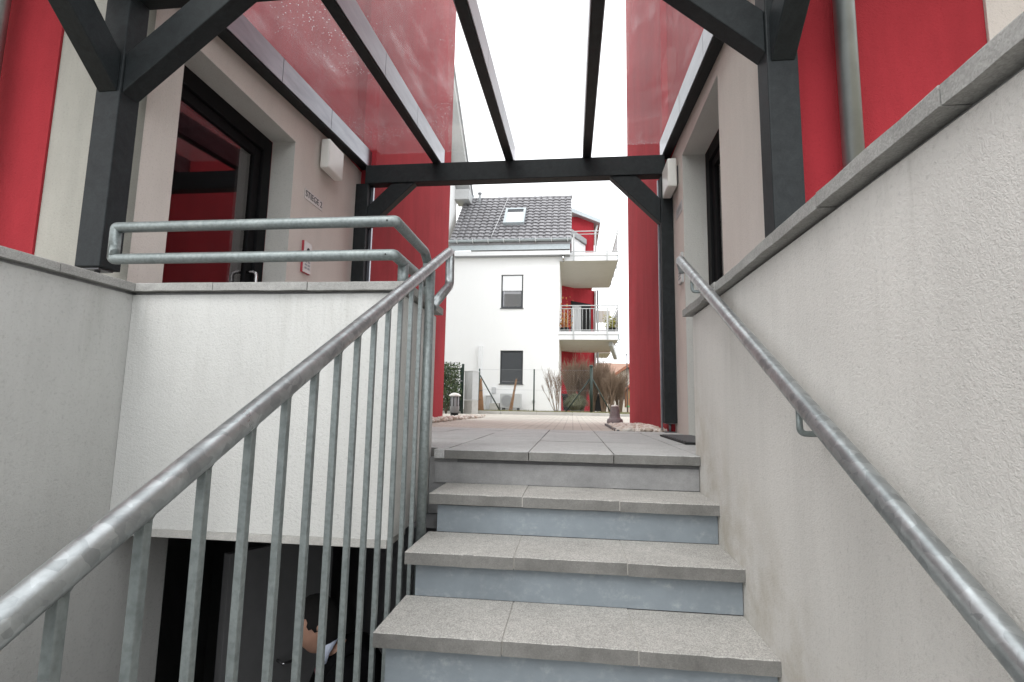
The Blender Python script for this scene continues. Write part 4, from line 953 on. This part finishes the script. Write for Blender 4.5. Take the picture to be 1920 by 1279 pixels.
fp = thing('flag_pole', 'thin dark pole far behind, next to the right red wall edge', 'pole', (2.1, 19, 0)); MB().tube([(1.93, 19, 0), (1.93, 19, 2.1)], .018, 8).build('pole', 'anthracite', fp); MB().tube([(1.93, 19, 2.1), (1.93, 19, 2.16)], .026, 8).build('cap', 'anthracite', fp)

# ------------------------------------------------------------------ man in the basement opening
HC = Vector((-1.222, 2.56, -.848)); fdir = Vector((-.86, -.38, -.30)).normalized()
side = Vector((0, 0, 1)).cross(fdir).normalized(); hup = fdir.cross(side).normalized()
HM = Matrix((fdir, side, hup)).transposed()
mn = thing('person', 'man in dark suit, pale shirt and dark red tie, bent forward in the basement opening', 'person', (-1.0, 2.7, PIT))
def eval_mesh(o):
    bpy.context.view_layer.update(); me = bpy.data.meshes.new_from_object(o.evaluated_get(bpy.context.evaluated_depsgraph_get())); return me
def skin_mesh(verts, edges, radii, sub=2):
    me = bpy.data.meshes.new('sk'); me.from_pydata([tuple(v) for v in verts], edges, []); o = bpy.data.objects.new('sk', me); col.objects.link(o)
    sm = o.modifiers.new('s', 'SKIN'); sm.use_smooth_shade = True
    for i, r_ in enumerate(radii):
        d = me.skin_vertices[0].data[i]; d.radius = (r_, r_) if isinstance(r_, (int, float)) else r_; d.use_root = (i == 0)
    sb = o.modifiers.new('u', 'SUBSURF'); sb.levels = sub; sb.render_levels = sub
    out = eval_mesh(o); bpy.data.objects.remove(o); return out
def grab(mb, me, smooth=True): mb.add([v.co.copy() for v in me.vertices], [list(p.vertices) for p in me.polygons], smooth); bpy.data.meshes.remove(me)
lf = side
pel = Vector((-.97, 2.72, -1.55)); chest = Vector((-.99, 2.66, -1.16)); nkb = Vector((-1.125, 2.60, -.965)); nkt = HC - hup * .10 - fdir * .03
cf0 = Vector((fdir.x, fdir.y, 0)).normalized()
def joints():
    V, E_, R_ = [], [], []
    def v(p, r_, par=None):
        V.append(Vector(p)); R_.append(r_); 
        if par is not None: E_.append((par, len(V) - 1))
        return len(V) - 1
    return V, E_, R_, v
def figure(infl, with_head_neck, arms=True):
    ti = infl if not with_head_neck else -.03
    V, E_, R_, v = joints()
    p = v(pel, .135 + ti); c1 = v(pel.lerp(chest, .5), .135 + ti, p); c2 = v(chest, .145 + ti, c1)
    nb = v(nkb, (.098 if not with_head_neck else .052) + infl, c2)
    if with_head_neck: v(nkt, .055, nb)
    else: v(nkb.lerp(nkt, .45) - cf0 * .01, .082, nb)
    for s_ in (1, -1):
        sh = v(nkb + lf * .17 * s_ - Vector((0, 0, .055)), .072 + ti, c2)
        elb = nkb + lf * .25 * s_ - Vector((-.04 if s_ > 0 else .10, 0, .33)); e = v(elb, .05 + infl, sh)
        wr = elb + Vector((-.13, -.02, -.19)); w_ = v(wr, .034 + infl, e)
        hip = v(pel + lf * .09 * s_ - Vector((0, 0, .08)), .10 + infl, p)
        kn = Vector((-1.17, 2.62, -1.98)) if s_ > 0 else Vector((-.92, 2.84, -1.99)); k_ = v(kn, .062 + infl, hip)
        an = Vector((-1.22, 2.56, -2.34)) if s_ > 0 else Vector((-.72, 2.92, -2.32)); a_ = v(an, .042 + infl, k_)
    return skin_mesh(V, E_, R_)
body = MB(); grab(body, figure(0, True))
# head
bmh = bmesh.new(); bmesh.ops.create_icosphere(bmh, subdivisions=4, radius=1)
def gauss(d, s_): return math.exp(-(d * d) / (2 * s_ * s_))
hv = []
for v_ in bmh.verts:
    x, y, z = v_.co; X, Y, Z = x * .098, y * .076, z * .122
    if z < 0: Y *= 1 - .22 * (-z) ** 1.3; X = X * (1 - .10 * (-z)) + (.012 * -z if x > 0 else .030 * -z)
    if x > 0:
        X += .024 * gauss(Y, .010) * gauss(Z + .020, .018) + .010 * gauss(Y, .012) * gauss(Z - .008, .02)          # nose
        X += .008 * gauss(Z - .030, .010) * gauss(Y, .04)                                                            # brow
        X -= .012 * (gauss(Y - .030, .012) + gauss(Y + .030, .012)) * gauss(Z - .010, .010)                          # eye sockets
        X += .007 * gauss(Y, .018) * (gauss(Z + .056, .006) + gauss(Z + .067, .006)) - .004 * gauss(Y, .02) * gauss(Z + .0615, .003)   # lips
        X += .010 * gauss(Y, .018) * gauss(Z + .098, .014)                                                            # chin
    hv.append(HC + HM @ Vector((X, Y, Z)))
body.add(hv, [[w.index for w in f.verts] for f in bmh.faces], True); bmh.free()
for s_ in (1, -1):   # ears
    ring = [HC + HM @ Vector((-.012 + .016 * math.cos(a), s_ * (.078 + .008 * math.sin(a * .5)), .0 + .030 * math.sin(a))) for a in [k * math.pi / 7 for k in range(14)]]
    body.tube(ring + [ring[0]], .0033, 6)
for s_ in (1, -1):   # hands: palm and five bent fingers
    elb = nkb + lf * .25 * s_ - Vector((-.04 if s_ > 0 else .10, 0, .33)); wr = elb + Vector((-.13, -.02, -.19)); d = Vector((-.45, -.05, -.89)).normalized(); q = d.cross(lf).normalized()
    body.tube([wr, wr + d * .05, wr + d * .095], [.026, .036, .034], 10)
    for k, ln in enumerate((.065, .078, .072, .056)):
        b_ = wr + d * .085 + q * (.027 - .018 * k); body.tube([b_, b_ + d * ln * .5, b_ + d * ln * .85 - lf * s_ * .02, b_ + d * ln - lf * s_ * .035], [.009, .009, .008, .006], 8)
    b_ = wr + d * .03 + q * .03; body.tube([b_, b_ + q * .03 + d * .03, b_ + q * .035 + d * .06], [.012, .010, .007], 8)
bo = body.build('body', 'skin', mn, fix=True)
rm = bo.modifiers.new('r', 'REMESH'); rm.mode = 'VOXEL'; rm.voxel_size = .006; rm.use_smooth_shade = True
new_me = eval_mesh(bo); bo.modifiers.clear(); bo.data = new_me
su = MB(); grab(su, figure(.022, False)); sj = su.build('suit', 'suit', mn)
for s_ in (1, -1):
    an = Vector((-1.22, 2.56, PIT)) if s_ > 0 else Vector((-.72, 2.92, PIT)); f0 = Vector((-.85, -.5, 0)).normalized()
    MB().tube([an - f0 * .07 + Vector((0, 0, .05)), an + Vector((0, 0, .055)), an + f0 * .10 + Vector((0, 0, .04)), an + f0 * .18 + Vector((0, 0, .03))], [.045, .052, .045, .028], 12).build('shoe', 'rubber', mn)
# hair cap
bmh = bmesh.new(); bmesh.ops.create_icosphere(bmh, subdivisions=4, radius=1); keep = []
for v_ in bmh.verts:
    x, y, z = v_.co; ok = z > .36 + .10 * (x > .4) or (x < -.06 and z > -.8) or (z > -.10 and x < .16) or (z > .10 and x < .46)
    if not ok: continue
    keep.append(v_)
vids = {v_.index: i for i, v_ in enumerate(keep)}
hvv = [HC + HM @ (Vector((v_.co.x * .098, v_.co.y * .078, v_.co.z * .124)) * (1.045 + .05 * max(0, -v_.co.x) + .015 * math.sin(13 * v_.co.x + 17 * v_.co.y + 9 * v_.co.z)) + Vector((0, 0, .004 + .016 * max(0, v_.co.z)))) for v_ in keep]
hf = [[vids[w.index] for w in f.verts] for f in bmh.faces if all(w.index in vids for w in f.verts)]; bmh.free()
ha = MB().add(hvv, hf, True).build('hair', 'hair', mn); sf = ha.modifiers.new('s', 'SOLIDIFY'); sf.thickness = .012; sf.offset = -1
for s_ in (1, -1): MB().lathe([(.002, -.010), (.008, -.006), (.010, 0), (.008, .006), (.002, .010)], tuple(HC + HM @ Vector((.080, s_ * .030, .010))), 10).build('eye', 'eye_white', mn)
# collar and tie
up_ = (nkt - nkb).normalized(); cf = (fdir - up_ * fdir.dot(up_)).normalized(); cs = up_.cross(cf)
mb = MB(); nn_ = 24; vs_ = []
for j, (rr, h) in enumerate(((.070, .045), (.068, .080), (.062, .080), (.064, .045))):
    for k in range(nn_): a = 2 * math.pi * k / nn_; vs_.append(nkb + cf * .018 + up_ * (h - .025 * max(0, math.cos(a))) + cf * rr * math.cos(a) * 1.05 + cs * rr * math.sin(a))
mb.add(vs_, [(j * nn_ + k, j * nn_ + (k + 1) % nn_, ((j + 1) % 4) * nn_ + (k + 1) % nn_, ((j + 1) % 4) * nn_ + k) for j in range(4) for k in range(nn_)], True); mb.build('collar', 'shirt', mn)
ch_ax = (chest - nkb).normalized(); f1 = (fdir - ch_ax * fdir.dot(ch_ax)).normalized()
def strip(w0, w1, off0, off1, a0, a1, nm, mt):
    P = []
    for t_, w_, o_ in ((a0, w0, off0), ((a0 + a1) / 2, (w0 + w1) / 2, (off0 + off1) / 2 + .008), (a1, w1, off1)):
        c_ = nkb + ch_ax * t_; P.append((c_ + f1 * o_ - cs * w_, c_ + f1 * (o_ + .012), c_ + f1 * o_ + cs * w_))
    mb = MB(); mb.add([q for r_ in P for q in r_], [(0, 1, 4, 3), (1, 2, 5, 4), (3, 4, 7, 6), (4, 5, 8, 7)], True); o = mb.build(nm, mt, mn); sf = o.modifiers.new('s', 'SOLIDIFY'); sf.thickness = .006
strip(.055, .025, .105, .205, -.02, .20, 'shirt_front', 'shirt')
strip(.016, .032, .122, .222, -.005, .28, 'tie', 'tie')
